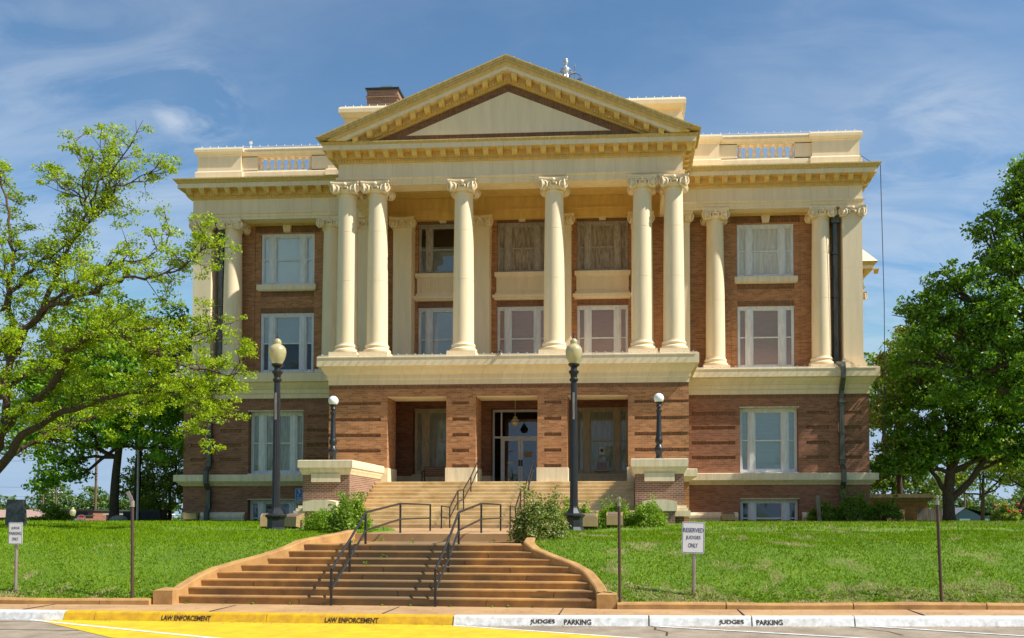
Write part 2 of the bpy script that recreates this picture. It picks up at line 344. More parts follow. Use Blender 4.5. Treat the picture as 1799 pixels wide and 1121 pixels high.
def text_mesh(name, txt, mtl, width, height, thick=.002, bold=.012):
    cu = bpy.data.curves.new(name, 'FONT'); cu.body = txt; cu.align_x = 'CENTER'; cu.align_y = 'CENTER'; cu.extrude = thick; cu.offset = bold
    t = bpy.data.objects.new(name, cu); COL.objects.link(t)
    dg = bpy.context.evaluated_depsgraph_get(); me = bpy.data.meshes.new_from_object(t.evaluated_get(dg))
    bpy.data.objects.remove(t); bpy.data.curves.remove(cu)
    xs = [v.co.x for v in me.vertices]; ys = [v.co.y for v in me.vertices]
    cx, cy = (max(xs)+min(xs))/2, (max(ys)+min(ys))/2; kx = width/(max(xs)-min(xs)); ky = height/(max(ys)-min(ys))
    for v in me.vertices: v.co.x = (v.co.x-cx)*kx; v.co.y = (v.co.y-cy)*ky
    me.materials.clear(); me.materials.append(mtl)
    me.name = name
    o = bpy.data.objects.new(name, me); COL.objects.link(o); return o
def leaves(name, C, size, mtl, parent=None, up=.5, aspect=.55, jitter=.35):
    C = np.asarray(C, dtype=np.float64); n = len(C)
    nrm = rng.normal(size=(n,3)); nrm /= np.linalg.norm(nrm,axis=1)[:,None]; nrm[:,2] += up; nrm /= np.linalg.norm(nrm,axis=1)[:,None]
    t = rng.normal(size=(n,3)); t -= nrm*(t*nrm).sum(1)[:,None]; t /= np.linalg.norm(t,axis=1)[:,None]
    b = np.cross(nrm, t)
    l = size*(1+jitter*rng.uniform(-1,1,size=n))[:,None]; w = l*aspect
    V = np.stack([C+t*l/2, C+b*w/2+nrm*l*.08, C-t*l/2, C-b*w/2+nrm*l*.08], axis=1).reshape(-1,3)
    me = bpy.data.meshes.new(name); me.vertices.add(4*n); me.vertices.foreach_set('co', V.ravel())
    me.loops.add(4*n); me.loops.foreach_set('vertex_index', np.arange(4*n)); me.polygons.add(n)
    me.polygons.foreach_set('loop_start', np.arange(n)*4); me.polygons.foreach_set('loop_total', np.full(n,4))
    me.materials.append(mtl); me.update(calc_edges=True)
    o = bpy.data.objects.new(name, me); COL.objects.link(o)
    if parent: adopt(o, parent)
    return o

# ------------------------------------------------------------------ camera, sun, sky
cam = bpy.data.cameras.new('camera'); co = bpy.data.objects.new('camera', cam); COL.objects.link(co)
co.location = (5.354,-40.476,1.76); co.rotation_euler = (math.pi/2+.033, 0, .064)
cam.sensor_width = 36; cam.lens = 36*1600/1799; cam.shift_x = -101.67/1799; cam.shift_y = 294.682/1799; cam.clip_end = 3000; cam.clip_start = .1
sc.camera = co
AZ, EL = R(77.5), R(48.3); SUN = Vector((math.sin(AZ)*math.cos(EL), -math.cos(AZ)*math.cos(EL), math.sin(EL)))
sl = bpy.data.lights.new('sun','SUN'); sl.energy = 5.0; sl.angle = R(.53); sl.color = (1,.97,.92)
so = bpy.data.objects.new('sun', sl); COL.objects.link(so); so.rotation_euler = SUN.to_track_quat('Z','Y').to_euler(); so.location = (40,-30,60)
w = bpy.data.worlds.new('World'); sc.world = w; w.use_nodes = True
nt = w.node_tree; N = nt.nodes.new; L = nt.links.new; bg = nt.nodes['Background']
sky = N('ShaderNodeTexSky'); sky.sky_type = 'NISHITA'; sky.sun_disc = False
sky.sun_elevation = math.asin(SUN.z); sky.sun_rotation = math.atan2(SUN.x, SUN.y); sky.altitude = 100; sky.air_density = 1.0; sky.dust_density = .05; sky.ozone_density = 4.0
tc = N('ShaderNodeTexCoord'); sp = N('ShaderNodeSeparateXYZ'); L(tc.outputs['Generated'], sp.inputs[0])
dv = N('ShaderNodeMath'); dv.operation = 'ADD'; dv.inputs[1].default_value = .22; L(sp.outputs[2], dv.inputs[0])
px = N('ShaderNodeMath'); px.operation = 'DIVIDE'; L(sp.outputs[0], px.inputs[0]); L(dv.outputs[0], px.inputs[1])
py = N('ShaderNodeMath'); py.operation = 'DIVIDE'; L(sp.outputs[1], py.inputs[0]); L(dv.outputs[0], py.inputs[1])
cbn = N('ShaderNodeCombineXYZ'); L(px.outputs[0], cbn.inputs[0]); L(py.outputs[0], cbn.inputs[1])
mp = N('ShaderNodeMapping'); mp.inputs['Scale'].default_value = (1.0,2.1,1); mp.inputs['Rotation'].default_value = (0,0,R(-24)); mp.inputs['Location'].default_value = (5.3,2.15,0); L(cbn.outputs[0], mp.inputs[0])
CLOUDS = [((-0.5117, 0.7846, 0.3502), 0.975, 0.998, 0.32), ((-0.5396, 0.7545, 0.3735), 0.985, 0.999, 0.26), ((-0.4075, 0.8259, 0.3896), 0.9985, 0.9999, 0.8), ((0.2892, 0.9068, 0.3067), 0.988, 0.9985, 0.42), ((0.2677, 0.9301, 0.2514), 0.992, 0.9995, 0.38), ((-0.4387, 0.7851, 0.4373), 0.985, 0.999, 0.12), ((0.2179, 0.8804, 0.4212), 0.985, 0.999, 0.12)]
n1 = N('ShaderNodeTexNoise'); n1.inputs['Scale'].default_value = 1.15; n1.inputs['Detail'].default_value = 9; n1.inputs['Roughness'].default_value = .58; n1.inputs['Distortion'].default_value = .5
L(mp.outputs[0], n1.inputs['Vector'])
n2 = N('ShaderNodeTexNoise'); n2.inputs['Scale'].default_value = 3.4; n2.inputs['Detail'].default_value = 10; n2.inputs['Roughness'].default_value = .6; n2.inputs['Distortion'].default_value = .9; L(mp.outputs[0], n2.inputs['Vector'])
# thin veil everywhere, and wisps gathered in a few parts of the sky
veil = _ramp(nt, [(.40,(0,0,0)),(.75,(.20,.20,.20))]); L(n1.outputs['Fac'], veil.inputs[0])
wisp = _ramp(nt, [(.38,(0,0,0)),(.62,(.7,.7,.7)),(.8,(1,1,1))]); L(n2.outputs['Fac'], wisp.inputs[0])
acc = None
for d, c0, c1, amt in CLOUDS:
    dt = N('ShaderNodeVectorMath'); dt.operation = 'DOT_PRODUCT'; dt.inputs[1].default_value = d; L(tc.outputs['Generated'], dt.inputs[0])
    mr = N('ShaderNodeMapRange'); mr.interpolation_type = 'SMOOTHSTEP'; mr.inputs[1].default_value = c0; mr.inputs[2].default_value = c1; mr.inputs[4].default_value = amt; L(dt.outputs['Value'], mr.inputs[0])
    if acc is None: acc = mr.outputs[0]
    else:
        mxm = N('ShaderNodeMath'); mxm.operation = 'MAXIMUM'; L(acc, mxm.inputs[0]); L(mr.outputs[0], mxm.inputs[1]); acc = mxm.outputs[0]
wm = N('ShaderNodeMath'); wm.operation = 'MULTIPLY'; L(acc, wm.inputs[0]); L(wisp.outputs[0], wm.inputs[1])
tot = N('ShaderNodeMath'); tot.operation = 'ADD'; tot.use_clamp = True; L(wm.outputs[0], tot.inputs[0]); L(veil.outputs[0], tot.inputs[1])
dk = N('ShaderNodeMixRGB'); dk.blend_type = 'DARKEN'; dk.inputs[0].default_value = 1; dk.inputs[2].default_value = (2.7,3.8,5.2,1)
mx = N('ShaderNodeMixRGB'); mx.inputs[2].default_value = (5.6,6.0,6.5,1); L(tot.outputs[0], mx.inputs[0])
hs = N('ShaderNodeHueSaturation'); hs.inputs['Saturation'].default_value = 1.02; hs.inputs['Value'].default_value = 1.0; L(sky.outputs[0], hs.inputs['Color']); tn = N('ShaderNodeMixRGB'); tn.blend_type = 'MULTIPLY'; tn.inputs[0].default_value = 1; tn.inputs[2].default_value = (.96,1.07,1.03,1); L(hs.outputs[0], tn.inputs[1]); L(tn.outputs[0], dk.inputs[1]); L(dk.outputs[0], mx.inputs[1]); L(mx.outputs[0], bg.inputs[0])
bg.inputs[1].default_value = .10
sc.view_settings.view_transform = 'Standard'; sc.view_settings.look = 'None'; sc.view_settings.exposure = .52; sc.view_settings.gamma = 1
sc.render.resolution_x = 1024; sc.render.resolution_y = 638
sc.cycles.max_bounces = 8; sc.cycles.transparent_max_bounces = 12; sc.cycles.use_denoising = True

# ------------------------------------------------------------------ ground and lawn
def interp(x, xs, ys): return float(np.interp(x, xs, ys))
KX = [-60,-6.4,-3.74,-.24,2.18,6.7,12.3,60]; KY = [-23.3,-24.0,-24.08,-24.26,-24.38,-24.23,-23.89,-22.4]
EX = [-60,-7.27,-4.1,5.1,6.8,12.8,60]; EY = [-22.75,-22.8,-22.8,-23.05,-22.99,-22.67,-21.6]
def kerb_y(x): return interp(x, KX, KY)
def edge_y(x): return interp(x, EX, EY)
TL = [0,.4,1.2,2.2,3,5,8,15,22,27,34,52,80]; HL = [.12,.27,.60,1.0,1.18,1.30,1.37,1.46,1.51,1.55,1.55,.6,.0]
def bumpy(x, y): return .03*math.sin(x*1.7+y*.6)+.025*math.sin(y*2.3-x*.8)+.02*math.sin(x*3.9+y*3.1)
LX = [-3.723,-3.667,-3.532,-3.318,-2.904,-2.433,-2.079,-1.855]; RX = [4.755,4.70,4.574,4.429,4.142,3.706,3.293,3.081]
def stair_y(x): return -22.74-.055*x
def in_path(x, y):
    k = (y-stair_y(x))/.3
    if -1 < k <= 8:
        kk = max(0,min(7,k)); l = interp(kk,range(8),LX); r = interp(kk,range(8),RX)
        return l-.05 < x < r+.05
    if k > 8 and y < 0:
        l = interp(y,[-20.4,-18.4,-14,-7.5],[-1.8,-1.35,-1.35,-5.5]); r = interp(y,[-20.4,-18.4,-14,-7.5],[3.05,3.0,3.0,5.5])
        return l < x < r
    return False
def lawn_z(x, y):
    t = y-edge_y(x)-.12
    fade = interp(abs(x), [30,70], [1,0])
    z = interp(t, TL, HL)*fade + (.0)*(1-fade)
    if t > .15: z += bumpy(x,y)*interp(t,[.15,1.2,9,14],[0,1,1,.2])
    if in_path(x, y): z = min(z, interp((y-stair_y(x))/.3,[0,8],[-.2,.75])) if y < -20 else min(z,1.0)
    if abs(x) < 16.4 and 4.2 < y < 37: z = .9
    return z
mb = MB()
xs = [-70,-55,-45,-36,-30,-26,-23]+list(np.arange(-20,20.01,.25))+[23,26,30,36,45,55,70]
ts = list(np.arange(0,5,.2))+list(np.arange(5,10,.4))+list(np.arange(10,30,1.0))+[30,33,36,40,45,52,60,80]
vs = []
for t in ts:
    for x in xs:
        y = edge_y(x)+.12+t; vs.append((x,y,lawn_z(x,y)))
nx = len(xs)
mb.add(vs, [(j*nx+i,j*nx+i+1,(j+1)*nx+i+1,(j+1)*nx+i) for j in range(len(ts)-1) for i in range(nx-1)])
struct(mb.build('lawn', M['soil'], None, True, False))
mb = MB(); mb.add([(-1500,-1500,-.45),(1500,-1500,-.45),(1500,2500,-.45),(-1500,2500,-.45)], [(0,1,2,3)])
struct(mb.build('ground', M['soil'], None, False, False))
# road, pavement and kerbs
def strip(mb, fa, fb, za, zb, x0, x1, step=.5, mi=0):
    n = max(1,int((x1-x0)/step)); vs = []
    for i in range(n+1):
        x = x0+(x1-x0)*i/n; vs += [(x,fa(x),za),(x,fb(x),zb)]
    mb.add(vs, [(2*i,2*i+2,2*i+3,2*i+1) for i in range(n)], mi)
RZ = -.165
mb = MB(); strip(mb, lambda x:-120, lambda x:kerb_y(x)-.02, RZ-.1, RZ, -90, 90, 1.5); struct(mb.build('road', M['road'], None, False, False))  # unseen stretch behind the camera, lengthened to bounce warm light at the facade
mb = MB(); strip(mb, lambda x:kerb_y(x)+.14, lambda x:edge_y(x)+.3, 0, .012, -60, 60)
pav = struct(mb.build('pavement', M['walk'], None, False, False))
mb = MB()
for x in (-9.5,-6.1,-2.4,.9,4.1,7.4,10.6,14): mb.poly_z([(x,kerb_y(x)+.15),(x+.02,kerb_y(x)+.15),(x+.02,edge_y(x)-.02),(x,edge_y(x)-.02)], .0, .0165)
adopt(mb.build('pavement_joint', M['crack']), pav)
def kerb_piece(mb, x0, x1):
    n = max(1,int((x1-x0)/.5)); ring = [(-.05,RZ-.05),(-.05,RZ),(-.005,-.03),(.015,-.003),(.04,.004),(.15,.004),(.15,-.2)]
    vs = []; k = len(ring)
    for i in range(n+1):
        x = x0+(x1-x0)*i/n
        for o, z in ring: vs.append((x,kerb_y(x)+o,z))
    fs = [(i*k+j,(i+1)*k+j,(i+1)*k+j+1,i*k+j+1) for i in range(n) for j in range(k-1)]+[tuple(range(k)),tuple(n*k+j for j in range(k-1,-1,-1))]
    mb.add(vs, fs)
root = bpy.data.objects.new('kerb', None); COL.objects.link(root); struct(root)
joints = [-60,-14,-9.2,-5.16]; g = .012
mb = MB()
for a, b in zip(joints[:-1], joints[1:]): kerb_piece(mb, a+g, b)
j2 = [2.245,5.714,7.522,9.329,13.5,18,24,60]
for a, b in zip(j2[:-1], j2[1:]): kerb_piece(mb, a+g, b-g)
mb.build('white_kerb', M['white'], root)
mb = MB()
j3 = [-5.155,-4.549,-1.215,2.24]
for a, b in zip(j3[:-1], j3[1:]): kerb_piece(mb, a+.006, b-.006)
mb.build('yellow_kerb', M['yellow_kerb'], root)
def kerb_text(txt, x0, x1, h=.098):
    x = (x0+x1)/2; o = text_mesh('stencil_lettering', txt, M['stencil'], x1-x0, h, .0004, .028)
    sl_ = math.atan((kerb_y(x+.3)-kerb_y(x-.3))/.6)
    o.rotation_euler = (R(74), 0, sl_); o.location = (x, kerb_y(x)-.0335, -.098); adopt(o, root)
for a in ((-3.233,-2.279),(-.11,.884)): kerb_text('LAW ENFORCEMENT', *a)
for a, b in (((3.615,4.057),(4.218,4.70)),((6.939,7.381),(7.602,8.064))): kerb_text('JUDGES', *a); kerb_text('PARKING', *b)
# painted bays
def rz(x, y): return RZ-.1+.1*(y+120)/(kerb_y(x)-.02+120)
def road_poly(mb, pts, lift=.006): mb.add([(x,y,rz(x,y)+lift) for x,y in pts], [tuple(range(len(pts)))])
mb = MB(); xsY = np.linspace(-5.7,2.22,14)
road_poly(mb, [(x,kerb_y(x)-.056) for x in xsY]+[(5.189,-25.853),(10.5,-28.3),(2,-28.3),(-2.9,-26.374)])
struct(mb.build('yellow_bay', M['yellow'], None, False, False))
def line(mb, a, b, wd, lift=.010):
    d = Vector((b[0]-a[0],b[1]-a[1])).normalized(); n = Vector((-d.y,d.x))*wd/2
    road_poly(mb, [(a[0]-n.x,a[1]-n.y),(b[0]-n.x,b[1]-n.y),(b[0]+n.x,b[1]+n.y),(a[0]+n.x,a[1]+n.y)], lift)
mb = MB()
line(mb, (-5.75,-24.13), (2.0,-28.3+.35), .11); line(mb, (2.26,-24.48), (10.5,-28.25), .10)
line(mb, (5.9,-24.42), (14.5,-28.0), .10); line(mb, (9.6,-24.15), (17.5,-28.4), .10); line(mb,(-9.2,-23.95),(-2.5,-28.3),.10)
struct(mb.build('parking_lines', M['white'], None, False, False))
mb = MB()
for pts in ([(5.72,-24.28),(5.83,-24.5),(5.80,-24.8),(6.0,-25.1),(5.97,-25.6)],[(9.2,-24.2),(9.4,-24.5),(9.7,-24.8),(9.8,-25.3)],[(-9,-24.6),(-7,-24.45),(-5.6,-24.35)],[(-8,-25.3),(-5,-25.5),(-3.4,-25.55)]):
    for a, b in zip(pts[:-1], pts[1:]): line(mb, a, b, .035, .004)
struct(mb.build('road_crack', M['crack'], None, False, False))
# low stone edging at the foot of the lawn
mb = MB()
def edging(x0, x1):
    n = max(1,int((x1-x0)/.5)); ring = [(-.07,-.03),(-.07,.09),(-.04,.125),(.10,.13),(.14,.10),(.14,-.03)]; k = len(ring); vs = []
    for i in range(n+1):
        x = x0+(x1-x0)*i/n
        for o, z in ring: vs.append((x,edge_y(x)+o+.01*math.sin(x*2.1),z+.008*math.sin(x*1.3)))
    mb.add(vs, [(i*k+j,(i+1)*k+j,(i+1)*k+j+1,i*k+j+1) for i in range(n) for j in range(k-1)]+[tuple(range(k)),tuple(n*k+j for j in range(k-1,-1,-1))])
ex = [-60,-30,-20,-14,-11,-8.3,-5.2,-4.15]
for a, b in zip(ex[:-1],ex[1:]): edging(a+.01,b-.01)
ex = [5.13,7.2,9.6,12.1,14.6,17,25,60]
for a, b in zip(ex[:-1],ex[1:]): edging(a+.01,b-.01)
struct(mb.build('edging_kerb', M['edging']))
# ---- lower flight of steps
st = thing('stone_steps', 'wide rust stained steps rising from the pavement between two curved side walls', 'steps', (.5,-22.7,0))
mb = MB(); TZ = [.165,.315,.455,.593,.732,.868,1.01,1.152]
for k in range(8):
    z1 = TZ[k]; z0 = TZ[k-1] if k else -.05
    l, r = LX[k]-.1, RX[k]+.1; l2, r2 = l, r
    yb = lambda x: stair_y(x)+.3*k
    depth = .34 if k < 7 else 2.35
    n = 6; vs = []
    for i in range(n+1):
        x = l+(r-l)*i/n; y = yb(x)
        if k == 7: y2 = -18.35
        else: y2 = y+depth
        vs += [(x,y+.012,z0),(x,y+.012,z1-.035),(x,y-.008,z1-.025),(x,y-.002,z1),(x,y2,z1+.004),(x,y2,z0)]
    if k == 7:
        vs[-3-5:] = vs[-3-5:]
    c = 6
    mb.add(vs, [(i*c+j,(i+1)*c+j,(i+1)*c+j+1,i*c+j+1) for i in range(n) for j in range(5)]+[tuple(range(c)),tuple(n*c+j for j in range(c-1,-1,-1))])
for (x,k) in ((-.35,7),(1.62,7),(-.55,6),(2.35,6),(-.95,5),(1.9,5),(.2,4),(-1.7,4),(2.9,4),(-.15,3),(1.35,2),(3.3,3),(-2.4,2),(.75,1),(-1.2,0),(2.6,0),(3.9,1)):
    y = stair_y(x)+.3*k; z0 = TZ[k-1] if k else 0; z1 = TZ[k]-.03; q = .02*math.sin(x*9)
    mb.add([(x-.006,y+.008,z0),(x+.006,y+.008,z0),(x+q+.005,y+.0085,(z0+z1)/2),(x+.006-q,y+.008,z1),(x-.006-q,y+.008,z1),(x+q-.007,y+.0085,(z0+z1)/2)],[(0,1,2,3,4,5)],1)
mb.build('step', [M['rust_step'],M['crack']], st)
def sidewall(side, pts, name='side_wall'):
    mb = MB(); vs = []
    for (x,y,z) in pts:
        for o, dz in ((0,-1.2),(0,0),(.03,.02),(.19,.02),(.22,0),(.22,-1.2)): vs.append((x+side*o,y,z+dz))
    n = len(pts); c = 6
    mb.add(vs, [(i*c+j,(i+1)*c+j,(i+1)*c+j+1,i*c+j+1) for i in range(n-1) for j in range(5)]+[tuple(range(c)),tuple((n-1)*c+j for j in range(c-1,-1,-1))])
    mb.build(name, M['edging'], st)
ll = [(LX[0],-22.5,.27)]+[(LX[k],stair_y(LX[k])+.3*k+.02,TZ[k]+interp(k,[0,7],[.065,.07])) for k in range(1,8)]+[(-1.62,-19.9,1.30),(-1.42,-19.1,1.36),(-1.36,-18.3,1.42)]
rr_ = [(RX[0],-22.95,.27)]+[(RX[k],stair_y(RX[k])+.3*k+.02,TZ[k]+interp(k,[0,7],[.06,.055])) for k in range(1,8)]+[(3.03,-19.9,1.27),(3.02,-19.1,1.33),(3.02,-18.3,1.40)]
sidewall(-1, ll); sidewall(1, rr_)
def newel(x0,x1,y0,y1,z):
    mb = MB(); cx,cy = (x0+x1)/2,(y0+y1)/2
    mb.add([(x0,y0,-.05),(x1,y0,-.05),(x1,y1,-.05),(x0,y1,-.05),(x0,y0,z),(x1,y0,z),(x1,y1,z),(x0,y1,z),(cx-.05,cy,z+.05),(cx+.05,cy,z+.05)],
           [(0,1,5,4),(1,2,6,5),(2,3,7,6),(3,0,4,7),(4,5,9,8),(5,6,9),(6,7,8,9),(7,4,8)])
    mb.build('newel', M['edging'], st)
newel(-4.12,-3.72,-22.8,-22.42,.29); newel(4.75,5.13,-23.08,-22.7,.28)
mb = MB(); mb.poly_z([(-1.37,-18.4),(3.03,-18.4),(3.03,-14),(5.6,-8),(5.6,-6.5),(-5.6,-6.5),(-5.6,-8),(-1.37,-14)], 1.0, 1.345)
struct(mb.build('path', M['walk']))

# ------------------------------------------------------------------ courthouse
CH = thing('courthouse', 'three storey brown brick courthouse with cream columns and a gabled portico', 'courthouse', (0,4,1.5))
FL = 3.28
# --- wings, lower storeys (z 1.3 .. 8.4)
BANDS = [(4.53,4.68),(5.24,5.39),(5.96,6.12),(6.68,6.82)]
def lower(side):
    mb = MB(); X = lambda x: side*x
    xs = [8.0,8.42,10.5,10.72,13.5,13.86,14.93,15.5,16.45,16.82]
    zs = [1.2,1.55,2.66,3.3,3.84,7.06,7.45,7.63,8.4]+[z for b in BANDS for z in b]
    def fn(x, z):
        x = abs(x)
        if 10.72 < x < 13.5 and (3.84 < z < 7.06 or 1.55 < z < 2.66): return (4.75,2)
        if any(a < z < b for a,b in BANDS) and (x < 10.5 and x > 8.42 or 13.86 < x < 14.93 or 15.5 < x < 16.45): return (3.67,1)
        if z > 7.45: return (3.62,1) if z < 7.64 else (3.62,0)
        return (3.62,0)
    mb.relief([X(x) for x in xs], zs, fn, 4.75)
    s = X(16.82); s2 = X(16.2)
    mb.add([(s,4.75,1.2),(s,38,1.2),(s,38,8.4),(s,4.75,8.4)], [(0,1,2,3)])
    mb.build('lower_brick_wall', [M['brick'],M['soldier'],M['room']], CH)
lower(-1); lower(1)
# --- portico block, lower storey
PB = [(3.94,4.08),(4.63,4.77),(5.32,5.47),(6.02,6.17),(6.75,6.88)]
OPEN = [(-5.35,-2.69),(-1.37,1.37),(2.69,5.35)]
mb = MB()
xs = [-8,-7.72,-5.64,-5.35,-2.69,-2.42,-1.67,-1.37,1.37,1.67,2.42,2.69,5.35,5.64,7.72,8]
zs = [FL-.06,3.92,7.11,7.45,7.66,8.42]+[z for b in PB for z in b]
def fn(x, z):
    if any(a < x < b for a,b in OPEN) and z < 7.11: return (.85,0)
    a = abs(x)
    if any(p < z < q for p,q in PB) and (5.64 < a < 8 or 1.67 < a < 2.42): return (-.59,1)
    if z > 7.45 and z < 7.66: return (-.64,1)
    return (-.64,0)
# piers only: leave the three openings open
xs_ = sorted(xs); zs_ = sorted(set(zs))
for (a,b) in ((-8,-5.35),(-2.69,-1.37),(1.37,2.69),(5.35,8)):
    q = MB(); q.relief([x for x in xs_ if a-1e-6 <= x <= b+1e-6], [z for z in zs_ if z <= 7.111], fn, .85)
    mb.v, base = mb.v+q.v, len(mb.v); mb.f += [tuple(base+i for i in f) for f in q.f]; mb.m += q.m
    mb.add([(a,.85,FL-.06),(b,.85,FL-.06),(b,.85,7.11),(a,.85,7.11)], [(3,2,1,0)])
q = MB(); q.relief([-8,8],[7.111,7.45,7.66,8.42],fn,.85); base = len(mb.v); mb.v += q.v; mb.f += [tuple(base+i for i in f) for f in q.f]; mb.m += q.m
mb.add([(-8,.85,7.111),(8,.85,7.111),(8,.85,8.42),(-8,.85,8.42)], [(3,2,1,0)])
for s in (-8,8): mb.add([(s,.85,1.2),(s,3.62,1.2),(s,3.62,8.42),(s,.85,8.42)], [(0,1,2,3)])
mb.box(-8,-5.6,-.62,.84,1.2,FL-.07); mb.box(5.6,8,-.62,.84,1.2,FL-.07)
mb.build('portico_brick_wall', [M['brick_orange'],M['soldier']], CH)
# loggia behind the piers
mb = MB()
WX = [(-5.42,-2.72),(-1.46,1.46),(2.72,5.42)]
def fn2(x, z):
    for i,(a,b) in enumerate(WX):
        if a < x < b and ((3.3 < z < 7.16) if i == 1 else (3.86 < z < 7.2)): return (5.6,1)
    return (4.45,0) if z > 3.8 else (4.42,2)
mb.relief([-7.6,7.6]+[v for p in WX for v in p],[3.2,3.3,3.8,3.86,7.16,7.2,8.3],fn2,5.6)
for s in (-7.6,7.6): mb.add([(s,.86,3.2),(s,4.45,3.2),(s,4.45,8.3),(s,.86,8.3)],[(0,1,2,3)])
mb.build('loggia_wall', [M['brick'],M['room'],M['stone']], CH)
mb = MB(); mb.box(-7.7,7.7,.853,4.44,8.0,8.2)
for a,b in OPEN: mb.box(a+.002,b-.002,-.60,.852,7.085,7.1085)
mb.build('loggia_ceiling', M['stone'], CH)
for a,b in ((-5.62,-5.30),(5.30,5.62),(-2.72,-1.34),(1.34,2.72)):
    mb = MB(); mb.box(a,b,-.70,.88,FL-.02,3.93); mb.build('pier_base', M['stone'], CH)
# --- mouldings that run round the building
PATH = [(-16.82,38),(-16.82,3.62),(-8,3.62),(-8,-.64),(8,-.64),(8,3.62),(16.82,3.62),(16.82,38)]
mb = MB()
mb.sweep([(-.05,7.64),(.03,7.64),(.03,7.86),(.07,7.87),(.09,7.9),(.09,8.08),(.14,8.10),(.16,8.14),(.24,8.26),(.30,8.40),(.40,8.41),(.43,8.43),(.43,8.84),(.41,8.86),(-1.75,8.88)], PATH)
mb.box(-7.9,7.9,1.0,5.2,8.6,8.872); mb.box(-16.5,-7.9,5.2,5.3,8.6,8.86); mb.box(7.9,16.5,5.2,5.3,8.6,8.86)
mb.build('belt_course', M['cream_block'], CH)
mb = MB()
prof = [(-.02,3.28),(.06,3.30),(.10,3.36),(.22,3.46),(.24,3.50),(.34,3.51),(.34,3.82),(.32,3.84),(-.15,3.87)]
mb.sweep(prof, [(-16.82,38),(-16.82,3.62),(-8,3.62),(-8,-.64),(-7.65,-.64)]); mb.sweep(prof, [(7.65,-.64),(8,-.64),(8,3.62),(16.82,3.62),(16.82,38)])
mb.build('water_table', M['stone'], CH)
mb = MB()
for x0,x1 in ((8.0,10.6),(13.62,16.82)):
    for s in (-1,1):
        a,b = sorted((s*x0,s*x1)); mb = MB()
        pr = [(-.02,1.99),(.04,1.98),(.10,1.90),(.20,1.86),(.22,1.80),(.22,1.70),(.18,1.69),(.18,1.2)]
        mb.sweep(pr,[(a,3.62),(b,3.62)])
        for xx in (a,b): mb.add([(xx,3.62-o,z) for o,z in pr]+[(xx,3.64,1.2)],[tuple(range(len(pr)+1))])
        mb.build('plinth', M['stone'], CH)
# --- upper brick wall
UW = [(10.83,13.66)]
PW = [-4.08,0.0,4.08]; PH = 1.30
mb = MB()
xs = [-16.5,16.5,-10.5,10.5,-13.96,13.96]+[s*v for s in (-1,1) for v in UW[0]]+[c+s*PH for c in PW for s in (-1,1)]
zs = [8.8,9.2,9.16,12.3,12.47,12.58,12.76,13.16,13.42,13.7,14.19,16.44,16.52,16.78,16.95]
def fn3(x, z):
    a = abs(x)
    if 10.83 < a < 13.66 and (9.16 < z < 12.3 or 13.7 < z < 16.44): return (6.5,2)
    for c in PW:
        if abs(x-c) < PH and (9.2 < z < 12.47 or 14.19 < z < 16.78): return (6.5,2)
    if 10.5 < a < 13.96:
        if 10.83 < a < 13.66 and (12.3 < z < 12.58 or 13.16 < z < 13.42): return (5.31,1)
        if z > 16.52: return (5.31,1)
        return (5.31,0)
    for c in PW:
        if abs(x-c) < PH and (12.47 < z < 12.76 or z > 16.78): return (5.25,1)
    return (5.25,0)
mb.relief(xs,zs,fn3,6.5)
for s in (-16.5,16.5): mb.add([(s,6.5,8.8),(s,38,8.8),(s,38,16.95),(s,6.5,16.95)],[(0,1,2,3)])
mb.add([(-16.5,38,1.2),(16.5,38,1.2),(16.5,38,17),(-16.5,38,17)],[(0,1,2,3)])
mb.build('upper_brick_wall', [M['brick_orange'],M['soldier'],M['room']], CH)
# brick ornament between the wing windows
for s in (-1,1):
    mb = MB(); cx = s*12.24
    for dx, r in ((0,.30),(-1.22,.20),(1.22,.20)):
        mb.poly_y([(cx+dx-r,12.87),(cx+dx,12.87-r*.9),(cx+dx+r,12.87),(cx+dx,12.87+r*.9)],5.275,5.312)
    for dx in (-.95,-.62,.62,.95):
        for dz in (-.17,0,.17): mb.box(cx+dx-.13,cx+dx+.13,5.29,5.312,12.84+dz,12.89+dz)
    mb.build('brick_ornament', M['brick_orange'], CH)
